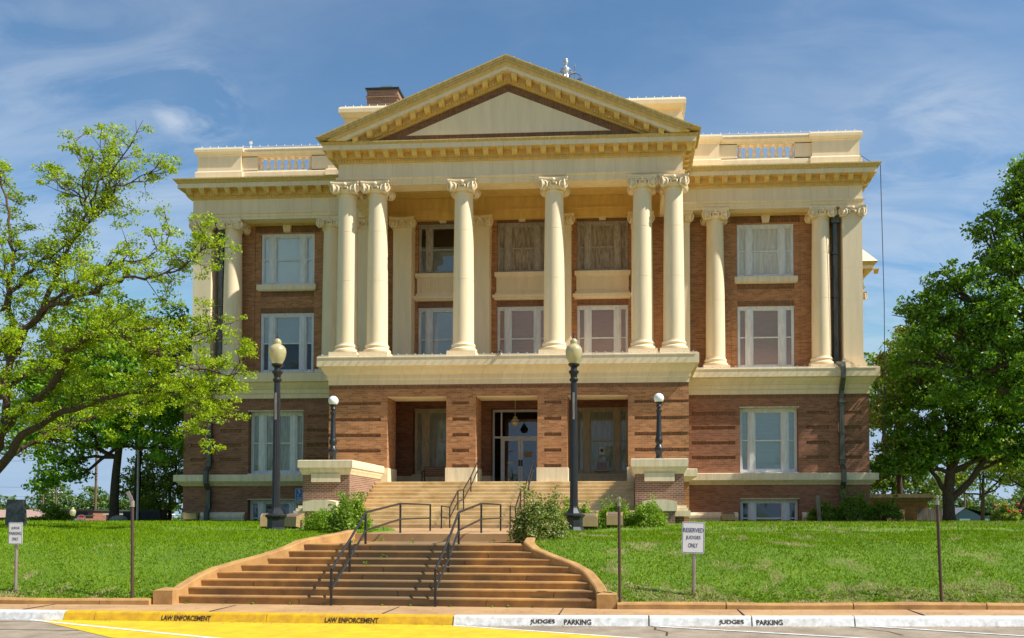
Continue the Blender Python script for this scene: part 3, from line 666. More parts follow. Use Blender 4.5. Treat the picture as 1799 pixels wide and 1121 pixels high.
# --- capitals and columns
def spiral(mb, c, t, n, up, r0=.245):
    pts = []; rad = []
    for k in range(30):
        a = k/29*2*math.pi*2.1; r = r0*(1-.80*k/29)
        pts.append(Vector(c)+Vector(t)*r*math.sin(a)+Vector(up)*r*math.cos(a)); rad.append(.044*(1-.45*k/29))
    mb.tube(pts, rad, 5)
def disc(mb, c, n, r, th, seg=18):
    n = Vector(n).normalized(); a = n.cross(Vector((0,0,1))).normalized(); b = n.cross(a)
    vs = []
    for q in (-th/2, th/2):
        for k in range(seg):
            an = 2*math.pi*k/seg; vs.append(Vector(c)+n*q+a*r*math.cos(an)+b*r*math.sin(an))
    mb.add(vs,[tuple(range(seg)),tuple(range(2*seg-1,seg-1,-1))]+[(k,(k+1)%seg,seg+(k+1)%seg,seg+k) for k in range(seg)])
def capital(flat=False):
    mb = MB(); U = Vector((0,0,1))
    dirs = [Vector((0,-1,0)),Vector((1,0,0)),Vector((-1,0,0))]+([] if flat else [Vector((0,1,0))])
    hw = .47
    for n in dirs:
        t = Vector((n.y,-n.x,0))
        for s in (-1,1):
            if flat and abs(n.x) > .5 and (t*s).y > 0: continue
            ax = (n+t*s*.25).normalized(); c = n*.47+t*s*.42+U*.27
            disc(mb, c, ax, .20, .13); spiral(mb, c+ax*.075, (U.cross(ax)*(-s)).normalized(), ax, U)
            disc(mb, c+ax*.09, ax, .05, .06, 8)
        c = n*.52+U*.47
        mb.lathe([(.02,-.10),(.085,-.05),(.10,0),(.085,.05),(.03,.09)], c, 8)
        for s in (-1,1): mb.lathe([(.02,-.08),(.06,-.03),(.05,.05),(.01,.09)], n*.50+t*s*.13+U*.30, 8)
        mb.tube([n*.50-t*.30+U*.40, n*.52+U*.355, n*.50+t*.30+U*.40], .035, 6)
    if not flat: mb.lathe([(.41,-.02),(.44,0),(.44,.05),(.42,.06),(.42,.10),(.50,.16),(.52,.24),(.46,.30),(.46,.42)], (0,0,0), 24)
    else: mb.box(-.47,.47,-.42,.5,.0,.45); mb.box(-.50,.50,-.45,.5,-.02,.04)
    pts = []
    for n in [Vector((0,-1,0)),Vector((1,0,0)),Vector((0,1,0)),Vector((-1,0,0))]:
        t = Vector((-n.y,n.x,0)); 
        for q in (-.60,-.3,0,.3,.60):
            d = .52+.10*(q/.6)**2; p = n*d+t*q; pts.append((p.x,p.y if not (flat and p.y > .1) else .5))
        
    mb.poly_z(pts,.42,.50); mb.poly_z([(x*1.05,y*1.05 if not (flat and y > .1) else .5) for x,y in pts],.50,.57)
    return mb
cap_o = capital().build('capital', M['cream'], None, True); cap_p = capital(True).build('capital', M['cream'], None, True)
cap_mesh, capp_mesh = cap_o.data, cap_p.data
bpy.data.objects.remove(cap_o); bpy.data.objects.remove(cap_p)
mb = MB(); mb.box(-.64,.64,-.64,.64,0,.26)
sh = [(.58,.26),(.62,.31),(.62,.38),(.57,.43),(.53,.45),(.52,.50),(.54,.53),(.555,.57),(.53,.62),(.50,.63),(.485,.70)]
for k in range(13):
    q = k/12; z = .70+q*6.72; r = .475-.065*q**1.7
    sh.append((r,z))
    if k in (5,9): sh += [(r-.008,z+.008),(r-.008,z+.022),(r,z+.03)]
mb.lathe(sh,(0,0,0),40)
col_o = mb.build('column', M['cream'], None, True); colm = col_o.data; bpy.data.objects.remove(col_o)
def child_copy(name, me, parent, loc):
    o = bpy.data.objects.new(name, me); COL.objects.link(o); o.location = loc
    if parent is CH: adopt(o, parent)
    else: attach(o, parent)
    return o
CZ = 8.885
def column(x, y): 
    c = child_copy('column', colm, CH, (x,y,CZ)); child_copy('capital', cap_mesh, c, (0,0,7.42)); return c
for x in (-7.4,-6.01,-2.055,2.055,6.01,7.4): column(x,0)
for x in (-14.83,-9.67,9.67,14.83): column(x,4.62)
mb = MB(); mb.box(-.47,.47,-.42,.60,.5,7.44)
for a in (( .60,0,.26),(.58,.26,.36),(.54,.36,.44),(.51,.44,.56)): mb.box(-a[0],a[0],-a[0]+.05,.60,a[1],a[2]-.001)
for z in (3.4,5.0): mb.box(-.472,.472,-.422,.5,z,z+.02)
pil_o = mb.build('pilaster', M['cream'], None); pilm = pil_o.data; bpy.data.objects.remove(pil_o)
def pilaster(x, y):
    c = child_copy('pilaster', pilm, CH, (x,y,CZ)); child_copy('capital', capp_mesh, c, (0,0,7.42)); return c
for x in (-7.95,-6.01,-2.055,2.055,6.01,7.95): pilaster(x,4.9)
for x in (-16.27,16.27): pilaster(x,4.62)
# --- entablature
EP = [(-16.75,38),(-16.75,4.15),(-7.82,4.15),(-7.82,-.42),(7.82,-.42),(7.82,4.15),(16.75,4.15),(16.75,38)]
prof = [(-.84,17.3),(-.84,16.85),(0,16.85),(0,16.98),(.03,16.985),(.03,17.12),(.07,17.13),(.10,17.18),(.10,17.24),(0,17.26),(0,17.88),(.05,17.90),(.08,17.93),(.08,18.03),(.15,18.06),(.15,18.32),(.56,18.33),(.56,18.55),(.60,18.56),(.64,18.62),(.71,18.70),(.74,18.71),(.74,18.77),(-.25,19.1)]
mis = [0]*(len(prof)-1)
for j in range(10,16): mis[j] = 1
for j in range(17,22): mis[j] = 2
mb = MB(); mb.sweep(prof, EP[:3]+[(-7.0,4.15)], mis=mis); mb.sweep(prof, [(7.0,4.15)]+EP[5:], mis=mis)
PY = -.20
profp = [(-.86,18.0),(-.86,16.815),(0,16.815),(0,16.92),(.03,16.925),(.03,17.05),(.07,17.06),(.10,17.11),(.10,17.17),(0,17.19),(0,17.81),(.05,17.83),(.08,17.86),(.08,17.96),(.15,17.99),(.15,18.25),(.56,18.26),(.56,18.48),(.60,18.49),(.63,18.55),(.65,18.56),(.65,18.60),(-.25,18.78)]
mb.sweep(profp, [(-7.8,5.0),(-7.8,PY),(7.8,PY),(7.8,5.0)], mis=mis)
def modillion(mb, x, y, nx, ny, z=18.33, sl=0, wd=.30, dp=.40, h=.27):
    t = Vector((-ny,nx)); P = [(0,0),(dp,0),(dp,-.07),(dp-.05,-.10),(dp-.09,-.17),(dp-.16,-h+.02),(0,-h)]
    for (w_, pr) in ((wd*.5,[(0,0),(dp,0),(dp,-.065),(0,-.065)]),(wd*.4,[(0,-.06),(dp-.04,-.06),(dp-.06,-.14),(dp-.13,-.21),(dp-.22,-h),(0,-h)])):
        vs = []; n = len(pr)
        for s in (-1,1):
            for o,q in pr:
                vx, vy = x+nx*o+t.x*w_*s, y+ny*o+t.y*w_*s
                vs.append((vx,vy,z+q+sl*(vx-x)))
        mb.add(vs,[tuple(range(n)),tuple(range(2*n-1,n-1,-1))]+[(i,(i+1)%n,n+(i+1)%n,n+i) for i in range(n)],1)
def run(mb, x0, x1, y, n, k):
    for i in range(k): modillion(mb, x0+(x1-x0)*(i+.5)/k, y, 0, -1)
for i in range(26): modillion(mb, -8.08+16.16*i/25, PY-.15, 0, -1, 18.258)
for s in (-1,1):
    for i in range(13): modillion(mb, s*(8.75+8.22*i/12.3+.0), 4.0, 0, -1)
    for i in range(6): modillion(mb, s*7.95, .25+.60*i, s, 0, 18.258)
    for i in range(20): modillion(mb, s*16.9, 4.6+.65*i, s, 0)
def dentil_run(mb, x0, x1, y0, y1, z0, z1, p=.135, sl=None):
    n = int(abs(x1-x0)/p)
    for i in range(n):
        x = x0+(x1-x0)*(i+.5)/n; dz = sl(x) if sl else 0
        mb.box(x-.043,x+.043,y0,y1,z0+dz,z1+dz,1)
dentil_run(mb,-7.88,7.88,PY-.14,PY-.07,17.865,17.955)
for s in (-1,1): dentil_run(mb, s*8.0, s*16.8, 4.02, 4.08, 17.935, 18.025)
mb.box(-7.0,7.0,.55,5.3,18.0,18.1,1); 
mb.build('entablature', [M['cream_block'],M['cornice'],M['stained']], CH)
mb = MB(); mb.box(-7.0,7.0,4.95,5.24,16.90,17.99); mb.box(-7.0,7.0,4.90,5.0,17.30,17.40)
for s in (-1,1): mb.box(*sorted((s*8.5,s*16.2)),4.8,5.24,16.84,17.25)
mb.build('inner_architrave', M['cornice'], CH)
# --- pediment
AP, SLP, ZB = 22.2, .41, 18.62
def chevron(mb, a, b, y0, y1, mi, zb=ZB):
    xa = (AP-a-zb)/SLP; xb = max(0,(AP-b-zb)/SLP)
    mb.poly_y([(-xa,zb),(0,AP-a),(xa,zb),(xb,zb),(0,AP-b),(-xb,zb)],y0,y1,mi)
mb = MB()
chevron(mb,.0,.06,-1.175,1.2,2,18.69); chevron(mb,.06,.15,-1.15,1.2,2,18.69); chevron(mb,.15,.27,-1.10,1.2,2,18.70); chevron(mb,.27,.43,-1.03,1.2,1); chevron(mb,.43,.60,-.985,1.2,0)
chevron(mb,.60,.90,-.57,1.2,1); chevron(mb,.86,.95,-.50,1.2,1); chevron(mb,.95,.98,-.47,1.2,2)
for i in range(11):
    for s in (-1,1):
        x = s*(.33+.65*i)
        modillion(mb, x, -.57, 0, -1, AP-.603-SLP*abs(x), -SLP*s)
for s in (-1,1): dentil_run(mb, s*.05, s*6.3, -.66, -.56, AP-.90, AP-.82, .13, lambda x:-SLP*abs(x))
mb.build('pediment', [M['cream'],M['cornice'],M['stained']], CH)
mb = MB(); mb.poly_y([(-6.9,18.6),(0,21.32),(6.9,18.6)],-.38,.6,0)
tym = mb.build('tympanum_brick', M['soldier'], CH)
mb = MB(); mb.poly_y([(-4.62,18.98),(0,20.86),(4.62,18.98)],-.40,-.3)
mb.build('tympanum', M['cream'], CH)
mb = MB(); mb.poly_y([(-8.3,18.8),(0,AP-.05),(8.3,18.8)],1.19,6); mb.box(-16.6,16.6,5.2,38,18.9,19.3)
mb.add([(-16,6,19.3),(16,6,19.3),(16,37,19.3),(-16,37,19.3),(-6,16,21.4),(6,16,21.4),(6,27,21.4),(-6,27,21.4)],[(0,1,5,4),(1,2,6,5),(2,3,7,6),(3,0,4,7),(4,5,6,7)])
mb.lathe([(3.2,0),(3.2,2.2),(2.2,3.0),(1.2,3.4),(.9,5.4)],(1.5,17,21.2),8)
mb.box(-1.15,.37,4.6,5.6,21,24.62)
mb.build('roof', M['cream'], CH)
# --- parapet with balusters
mb = MB()
capr = [(0,20.28),(.03,20.30),(.05,20.36),(.13,20.44),(.15,20.46),(.15,20.60),(.12,20.62),(.10,20.69)]
basr = [(.10,18.95),(.10,19.42),(.08,19.46),(.02,19.50)]
for s in (-1,1):
    def rx(a,b): return sorted((s*a,s*b))
    for (a,b,y0,y1) in ((14.43,16.72,4.50,5.3),(7.95,9.9,4.52,5.3)):
        x0,x1 = rx(a,b); mb.box(x0,x1,y0,y1,19.45,20.3); mb.rect(capr,x0,x1,y0,y1); mb.rect(basr,x0,x1,y0,y1)
    x0,x1 = rx(9.9,14.43); y0,y1 = 4.64,5.05
    for a,b in ((9.9,10.79),(13.62,14.43)): q = rx(a,b); mb.box(q[0],q[1],y0,y1,19.5,20.3)
    mb.box(x0,x1,y0,y1,18.95,19.55); mb.box(x0,x1,y0,y1,20.24,20.3)
    mb.sweep(capr,[(x0,y0),(x1,y0)]); mb.box(x0,x1,y0-.10,y1,20.60,20.69); mb.sweep(basr,[(x0,y0),(x1,y0)])
    mb.box(*rx(16.2,16.7),5.3,38,19,20.6)
    # attic behind the pediment
    x0,x1 = rx(7.4,7.9); mb.box(x0,x1,1.25,4.6,18.9,20.66); 
mb.rect([(.0,20.30),(.03,20.36),(.12,20.46),(.15,20.48),(.15,20.66),(.12,20.72),(.10,20.76)],-7.86,7.86,.5,4.6)
mb.box(-7.82,7.82,.62,1.24,18.9,20.4)
par = mb.build('parapet', M['cream'], CH)
mb = MB(); mb.lathe([(.10,0),(.10,.06),(.065,.09),(.08,.13),(.115,.22),(.10,.34),(.065,.46),(.06,.52),(.085,.56),(.09,.62),(.11,.65),(.11,.70)],(0,0,0),12)
bo = mb.build('baluster', M['cream'], None, True); bmsh = bo.data; bpy.data.objects.remove(bo)
for s in (-1,1):
    for i in range(8):
        b = bpy.data.objects.new('baluster', bmsh); COL.objects.link(b); b.location = (s*(10.94+2.53*i/7),4.83,19.548); adopt(b, par)
# --- windows
def window(cx, z0, z1, y, hw=1.36, frame='frame', infill='blind_grey', mid=.5, glass='glass', center_rail=True, part=None, top_infill=None):
    k = hw/1.36; mb = MB(); F = .16
    J, S, W_, Cc = .10*k, .30*k, .33*k, .0
    xs = [-hw,-hw+J,-hw+J+S,-hw+J+S+W_]; head, sill = .12, .11
    zm = z0+(z1-z0)*mid
    for s in (-1,1):
        a,b = sorted((s*xs[0],s*xs[1])); mb.box(cx+a,cx+b,y,y+F,z0,z1)
        a,b = sorted((s*xs[2],s*xs[3])); mb.box(cx+a,cx+b,y-.01,y+F,z0+sill,z1-head)
        a2,b2 = a+.03,b-.03; mb.box(cx+a2+.04,cx+b2-.04,y-.035,y-.01,z0+sill,z1-head)
        a,b = sorted((s*xs[1],s*xs[2])); mb.box(cx+a,cx+b,y+.03,y+F-.02,zm-.03,zm+.03)
        for zz in (z0+sill,z1-head-.06): mb.box(cx+a,cx+b,y+.035,y+F-.02,zz,zz+.06)
        for q in (a,b-.035): mb.box(cx+q,cx+q+.035,y+.04,y+F-.02,z0+sill+.06,zm-.03); mb.box(cx+q,cx+q+.035,y+.04,y+F-.02,zm+.03,z1-head-.06)
    c = xs[3]
    if center_rail: mb.box(cx+c,cx-c,y+.03,y+F-.02,zm-.035,zm+.035)
    for zz in (z0+sill,z1-head-.07): mb.box(cx+c,cx-c,y+.036,y+F-.02,zz,zz+.07)
    for q in (c,-c-.045): mb.box(cx+q,cx+q+.045,y+.045,y+F-.02,z0+sill+.07,z1-head-.07)
    mb.box(cx-hw+J,cx+hw-J,y-.004,y+F,z1-head,z1); mb.box(cx-hw+J,cx+hw-J,y-.004,y+F,z0,z0+sill); mb.box(cx-hw-.02,cx+hw+.02,y-.03,y+.1,z1-.03,z1+.03)
    o = mb.build('window', M[frame], CH)
    spans = [(xs[1],xs[2]),(c,-c),(-xs[2],-xs[1])]
    if infill in ('board','board_white'):
        p = MB()
        for a,b in spans:
            for u,v in ((z0+sill,zm-.03),(zm+.03,z1-head)):
                p.box(cx+a+.002,cx+b-.002,y+.07,y+.10,u,v); p.box(cx+a+.07,cx+b-.07,y+.055,y+.07,u+.1,v-.1)
        p.build('board_panel', M[infill], o)
        return o
    p = MB()
    for a,b in spans: p.box(cx+a+.002,cx+b-.002,y+.085,y+.093,z0+sill+.01,z1-head-.01)
    p.build('pane', M[glass], o)
    if infill:
        p = MB(); lo, hi = part if part else (0,1)
        for i,(a,b) in enumerate(spans):
            p.box(cx+a-.03,cx+b+.03,y+.13,y+.14,z0+(z1-z0)*lo+.02,z0+(z1-z0)*hi-.02)
        p.build('blind', M[infill], o)
    return o
def sill(cx, z0, z1, hw, y0, y1, parent=None, m='stone'):
    mb = MB(); mb.box(cx-hw,cx+hw,y0,y1,z0,z1); mb.box(cx-hw+.05,cx+hw-.05,y0+.05,y1,z0-.05,z0); return mb.build('sill', M[m], parent or CH)
for s in (-1,1):
    wn = window(s*12.11, 3.90, 6.98, 3.92, 1.37, 'frame', 'blind_grey' if s > 0 else 'curtain', .50, part=None if s > 0 else (.0,1.0))
    mb = MB(); mb.box(s*12.11-1.42,s*12.11+1.42,3.6,4.7,6.99,7.058); mb.build('lintel', M['frame_cream'], wn)
    mb = MB(); mb.box(s*12.11-1.385,s*12.11+1.385,3.55,4.2,3.85,3.90); mb.build('sill', M['frame'], wn)
    wn = window(s*12.11, 1.3, 2.60, 3.90, 1.37, 'frame', None, .30, 'glass_dark', True)
    mb = MB(); mb.box(s*12.11-1.40,s*12.11+1.40,3.6,4.7,2.602,2.656); mb.build('lintel', M['frame_cream'], wn)
    wn = window(s*12.245, 13.76, 16.43, 5.38, 1.40, 'frame', 'board_white' if s > 0 else 'blind_pale', .5)
    sill(s*12.245, 13.48, 13.757, 1.56, 5.10, 5.6, wn)
    window(s*12.245, 9.2, 12.28, 5.38, 1.40, 'frame', 'blind_brown' if s > 0 else 'blind_grey', .5, part=(0,1) if s > 0 else (.5,1))
    mb = MB(); c = s*12.245
    mb.poly_y([(c-.16,16.50),(c+.16,16.50),(c+.22,16.84),(c-.22,16.84)],5.12,5.4); mb.build('keystone', M['stone'], CH)
for c, f1, f2 in ((-4.08,None,'blind_grey'),(0,'board','blind_brown'),(4.08,'board','blind_brown')):
    wn = window(c, 14.19, 16.76, 5.38, PH-.01, 'frame_worn', f1 or 'blind_pale', .5, 'glass_dark' if not f1 else 'glass', part=(0,.58) if not f1 else None)
    window(c, 9.2, 12.45, 5.38, PH-.01, 'frame', f2, .5)
    mb = MB()
    mb.box(c-1.41,c+1.41,5.06,5.5,13.98,14.18); mb.box(c-1.36,c+1.36,5.10,5.4,13.93,13.978)
    mb.box(c-1.32,c+1.32,5.16,5.4,13.15,13.93); mb.box(c-1.38,c+1.38,5.11,5.4,13.02,13.15)
    for i in range(19): mb.box(c-1.17+2.28*i/18-.03,c-1.17+2.28*i/18+.03,5.115,5.159,13.24,13.86)
    mb.box(c-1.50,c+1.50,5.0,5.4,12.86,13.018); mb.box(c-1.42,c+1.42,5.07,5.4,12.77,12.86)
    mb.build('apron', M['cream'], CH)
    mb = MB(); mb.poly_y([(c-.16,16.80),(c+.16,16.80),(c+.23,17.14),(c-.23,17.14)],5.08,5.3); mb.build('keystone', M['stone'], CH)
for c in (-4.07,4.07):
    wn = window(c, 3.90, 7.18, 4.70, 1.30, 'frame_cream' if c > 0 else 'frame_cream', 'curtain', .5)
    sill(c, 3.80, 3.88, 1.36, 4.36, 4.8, wn)
    if c > 0:
        mb = MB(); mb.box(c-.16,c+.13,4.74,4.775,4.85,5.25); pp = mb.build('notice', M['paper'], wn)
        mb = MB(); mb.lathe([(.0,0),(.085,0),(.085,.002)],(0,0,0),16); e = mb.build('notice_mark', M['sign_black'], wn); e.rotation_euler = (R(90),0,0); e.location = (c-.015,4.7385,5.06); 
# --- entrance
mb = MB(); y = 4.85; F = .12
mb.box(-1.44,-1.34,y,y+F,FL,7.14); mb.box(1.30,1.40,y,y+F,FL,7.14); mb.box(-1.34,1.30,y,y+F,7.02,7.14); mb.box(-1.34,1.30,y+.003,y+F,5.70,5.80)
mb.box(-1.03,-.96,y-.003,y+F,FL,7.02); mb.box(.90,.97,y-.003,y+F,FL,7.02)
en = mb.build('entrance_frame', M['alu'], CH)
mb = MB()
for a,b in ((-1.34,-1.03),(-.96,.90),(.97,1.30)): mb.box(a,b,y+.05,y+.058,5.8,7.02)
for a,b in ((-1.34,-1.03),(.97,1.30)): mb.box(a,b,y+.05,y+.058,FL,5.7)
mb.build('pane', M['glass_dark'], en)
for a,b,hs in ((-.955,-.035,1),(-.025,.895,-1)):
    mb = MB(); mb.box(a,a+.12,y+.01,y+.07,FL+.01,5.695); mb.box(b-.12,b,y+.01,y+.07,FL+.01,5.695); mb.box(a+.12,b-.12,y+.013,y+.07,5.57,5.695); mb.box(a+.12,b-.12,y+.013,y+.07,FL+.01,FL+.20)
    d = mb.build('door', M['alu'], CH)
    mb = MB(); mb.box(a+.12,b-.12,y+.035,y+.043,FL+.2,5.57); mb.build('pane', M['glass_dark'], d)
    mb = MB(); hx = b-.06 if hs > 0 else a+.06; mb.box(hx-.045,hx+.045,y-.03,y+.008,4.30,4.62); mb.tube([(hx,y-.03,4.33),(hx,y-.07,4.36),(hx,y-.07,4.56),(hx,y-.03,4.59)],.014,6); mb.build('handle', M['black'], d)
    for q in ((-.68,-.30,4.42,4.52),(-.62,-.40,5.0,5.08)) if hs > 0 else ((.16,.55,4.74,5.02),):
        mb = MB(); mb.box(q[0],q[1],y+.024,y+.033,q[2],q[3]); mb.build('notice', M['paper'] if q[2] < 4.5 else M['tanwood'], d)
# --- downspouts
def spout(x, up, name='downspout'):
    mb = MB()
    def seg(pts): mb.tube(pts,.15,4,flat=.8)
    seg([(x,4.55,16.2),(x,4.55,9.35),(x,4.25,9.2),(x,3.08,9.02),(x,3.06,8.86),(x,3.06,8.35),(x,3.48,7.75),(x,3.48,4.25),(x,3.14,3.98),(x,3.14,3.42),(x,3.46,3.1),(x,3.46,2.2),(x,3.26,1.95),(x,3.26,1.3)])
    mb.box(x-.20,x+.20,4.35,4.75,16.15,16.5); 
    for z in (7.2,5.75,4.5,12.5,14.6): 
        yy = 3.48 if z < 8 else 4.55
        mb.box(x-.16,x+.16,yy-.15,yy+.15,z,z+.06)
    d = mb.build(name, M['metal_dark'], CH)
    mb = MB(); mb.box(x-.13,x+.13,4.40,4.7,16.5,16.85); mb.build('spout_neck', M['cream'], d)
spout(-15.42,1); spout(15.50,1)
# --- chimney
mb = MB(); mb.box(-8.62,-6.95,7,8.4,19.3,24.7); mb.box(-8.68,-6.89,6.94,8.46,24.28,24.36); ch = mb.build('chimney', M['brick_cheek'], CH)
mb = MB(); mb.box(-8.70,-6.87,6.92,8.48,24.70,24.80); mb.build('chimney_slab', M['black'], ch); mb = MB(); mb.box(-8.0,-7.3,7.3,8.0,24.8,24.95); mb.add([(-8.05,7.25,24.95),(-7.25,7.25,24.95),(-7.25,8.05,24.95),(-8.05,8.05,24.95),(-7.9,7.4,25.1),(-7.4,7.4,25.1),(-7.4,7.9,25.1),(-7.9,7.9,25.1)],[(0,1,5,4),(1,2,6,5),(2,3,7,6),(3,0,4,7),(4,5,6,7)]); mb.build('chimney_cap', M['green_copper'], ch)
# --- side portico on the east flank
mb = MB()
SP = [(16.8,21.5),(21.2,21.5),(21.2,33.5),(16.8,33.5)]
mb.sweep(prof, SP, mis=mis)
for i in range(8): modillion(mb, 17.4+.65*i, 21.35, 0, -1)
mb.add([(16.6,20.7,18.77),(21.95,20.7,18.77),(21.95,34.3,18.77),(16.6,34.3,18.77),(16.6,27.5,22.1),(21.95,27.5,22.1)],[(0,1,5,4),(1,2,5),(2,3,4,5),(3,0,4)],0)
sp_ = mb.build('side_portico', [M['cream'],M['cornice'],M['stained']], CH)
mb = MB(); mb.box(16.83,21.0,21.6,33.4,1.2,8.8); mb.build('side_porch_wall', M['brick'], CH)
for y_ in (21.95,24.0,31.0,33.1): column(20.75,y_)
# --- upper stairs and cheek walls
mb = MB()
pts = [(-.62,1.2)]
y0, z = -6.95, 1.345
pro = [(y0,1.2)]
def steps(y0, z0, n, rise, tread):
    for i in range(n):
        y = y0+i*tread
        pro.append((y+.01,z0+i*rise)); pro.append((y+.01,z0+(i+1)*rise-.045)); pro.append((y-.02,z0+(i+1)*rise-.035)); pro.append((y-.018,z0+(i+1)*rise))
    return y0+(n-1)*tread, z0+n*rise
_, z = steps(-6.95,1.345,4,.163,.33)
_, z = steps(-4.25,z,8,(FL-z)/8,.375)
pro += [(4.4,FL),(4.4,1.2)]
mb.poly_x(pro,-5.6,5.6)
mb.build('staircase', M['tan_step'], CH)
mb = MB(); mb.box(-7.6,-5.61,.853,4.4,FL-.1,FL); mb.box(5.61,7.6,.853,4.4,FL-.1,FL); mb.build('porch_floor', M['tan_step'], CH)
for s in (-1,1):
    def rx(a,b): return sorted((s*a,s*b))
    mb = MB(); x0,x1 = rx(5.62,7.5); mb.box(x0,x1,-5.2,-.66,1.2,3.60)
    x0,x1 = rx(5.95,7.12); mb.box(x0,x1,-5.95,-5.21,1.2,1.98)
    cw = mb.build('cheek_wall', M['brick_cheek'], CH)
    mb = MB(); x0,x1 = rx(5.62,7.5)
    mb.rect([(0,3.42),(.03,3.44),(.06,3.52),(.10,3.60),(.12,3.69),(.16,3.70),(.16,3.98),(.13,4.0)],x0,x1,-5.2,-.83)
    x0,x1 = rx(5.98,7.14); mb.box(x0,x1,-5.28,-5.15,3.13,3.46)
    mb.build('cheek_cap', M['stone'], cw)
    mb = MB(); x0,x1 = rx(5.88,7.19); xm = (x0+x1)/2
    mb.poly_y([(x0,1.98),(x1,1.98),(x1,2.34),(xm+.25,2.42),(xm-.25,2.42),(x0,2.34)],-6.02,-5.16)
    a,b = rx(7.12,7.72); mb.box(a,b,-5.6,-.7,1.78,2.0); mb.box(*rx(7.12,7.64),-5.55,-.72,2.0,2.10); mb.box(*rx(7.12,7.58),-5.48,-.74,2.1,2.2)
    x0,x1 = rx(5.75,7.4); mb.box(x0,x1,-6.25,-5.95,1.2,1.47)
    mb.build('cheek_plinth', M['stone'], cw)

# ------------------------------------------------------------------ things on and round the building
def lights(name, label, pts_list, group, bulbs, dz=.0):
    mb = MB()
    for (p,q,n) in pts_list:
        p,q = Vector(p),Vector(q); mb.tube([p,q],.012,5)
        for i in range(n):
            c = p.lerp(q,(i+.5)/n); d = bulbs
            mb.tube([c,c+Vector(d)*.55,c+Vector(d)],[.012,.019,.012],6)
    return tag(mb.build(name, M['pale'], None, True), label, 'string lights', group)
G = 'string lights along the ledges and parapets'
lights('string_light','row of small bulbs along the portico ledge under the column bases',[((-8.35,-1.10,8.885),(8.35,-1.10,8.885),44)],G,(0,-.09,.045))
lights('string_light','row of small bulbs along the left wing ledge behind the tree branches',[((-17.15,3.16,8.885),(-8.5,3.16,8.885),24)],G,(0,-.09,.045))
lights('string_light','row of small bulbs along the right wing ledge crossed by the downspout',[((8.5,3.16,8.885),(17.15,3.16,8.885),24)],G,(0,-.09,.045))
lights('string_light','row of small bulbs on the left parapet over the balusters',[((-16.7,4.45,20.71),(-8.0,4.45,20.71),20)],G,(0,0,.075))
lights('string_light','row of small bulbs on the right parapet over the balusters',[((8.0,4.45,20.71),(16.7,4.45,20.71),20)],G,(0,0,.075))
lights('string_light','row of small bulbs up both slopes of the portico gable',[((-8.5,-1.1,18.70),(0,-1.1,22.20),12),((0,-1.1,22.20),(8.5,-1.1,18.70),12)],G,(0,0,.045))
lights('string_light','row of small bulbs on the attic left of the gable by the chimney',[((-7.9,.45,20.78),(-4.5,.45,20.78),9)],G,(0,0,.07))
lights('string_light','row of small bulbs on the attic right of the gable beyond the statue',[((4.5,.45,20.78),(7.9,.45,20.78),9)],G,(0,0,.07))
# statue: robed woman with raised arm and hanging scales
stt = thing('statue','small silver statue of a robed woman with scales rising behind the right gable slope','statue',(1.95,9,25.05))
mb = MB(); B = (1.95,9.0,25.05)
mb.lathe([(.38,0),(.42,.15),(.36,.5),(.30,.8),(.21,1.05),(.17,1.16),(.22,1.30),(.235,1.42),(.20,1.52),(.10,1.58),(.068,1.62),(.07,1.68),(.10,1.72),(.125,1.80),(.13,1.88),(.11,1.97),(.05,2.02)],B,14,ay=.8)
for k in range(7):
    a = -2.6+k*.75; mb.tube([(B[0]+.17*math.cos(a),B[1]+.14*math.sin(a),B[2]+1.1),(B[0]+.33*math.cos(a+.2),B[1]+.26*math.sin(a+.2),B[2]+.6),(B[0]+.42*math.cos(a),B[1]+.33*math.sin(a),B[2])],[.03,.055,.06],6)
mb.tube([(B[0]+.2,B[1],B[2]+1.46),(B[0]+.36,B[1]-.12,B[2]+1.15),(B[0]+.50,B[1]-.15,B[2]+1.20),(B[0]+.53,B[1]-.15,B[2]+1.24)],[.07,.055,.045,.04],7)
mb.tube([(B[0]-.2,B[1],B[2]+1.46),(B[0]-.30,B[1]-.08,B[2]+1.15),(B[0]-.20,B[1]-.2,B[2]+.95)],[.07,.055,.04],7)
mb.lathe([(.11,1.86),(.14,1.93),(.12,2.02),(.04,2.06)],(B[0],B[1]+.02,B[2]),12)
mb.build('figure', M['silver'], stt, True)
mb = MB(); mb.tube([(B[0]+.53,B[1]-.15,B[2]+.7),(B[0]+.53,B[1]-.15,B[2]+1.5),(B[0]+.50,B[1]-.15,B[2]+1.66)],.026,6); mb.tube([(B[0]+.24,B[1]-.15,B[2]+1.05),(B[0]+.53,B[1]-.15,B[2]+1.15),(B[0]+.80,B[1]-.15,B[2]+1.02)],.022,6)
for dx in (.24,.80):
    mb.lathe([(.02,.70),(.12,.74),(.15,.78)],(B[0]+dx,B[1]-.15,B[2]),10)
    for o in (-.1,.1): mb.tube([(B[0]+dx,B[1]-.15,B[2]+1.03),(B[0]+dx+o,B[1]-.15,B[2]+.78)],.01,4)
mb.build('scales', M['metal_dark'], stt)
mb = MB(); mb.box(B[0]-.5,B[0]+.5,B[1]-.5,B[1]+.5,20.5,B[2]); mb.build('pedestal', M['cream'], stt)
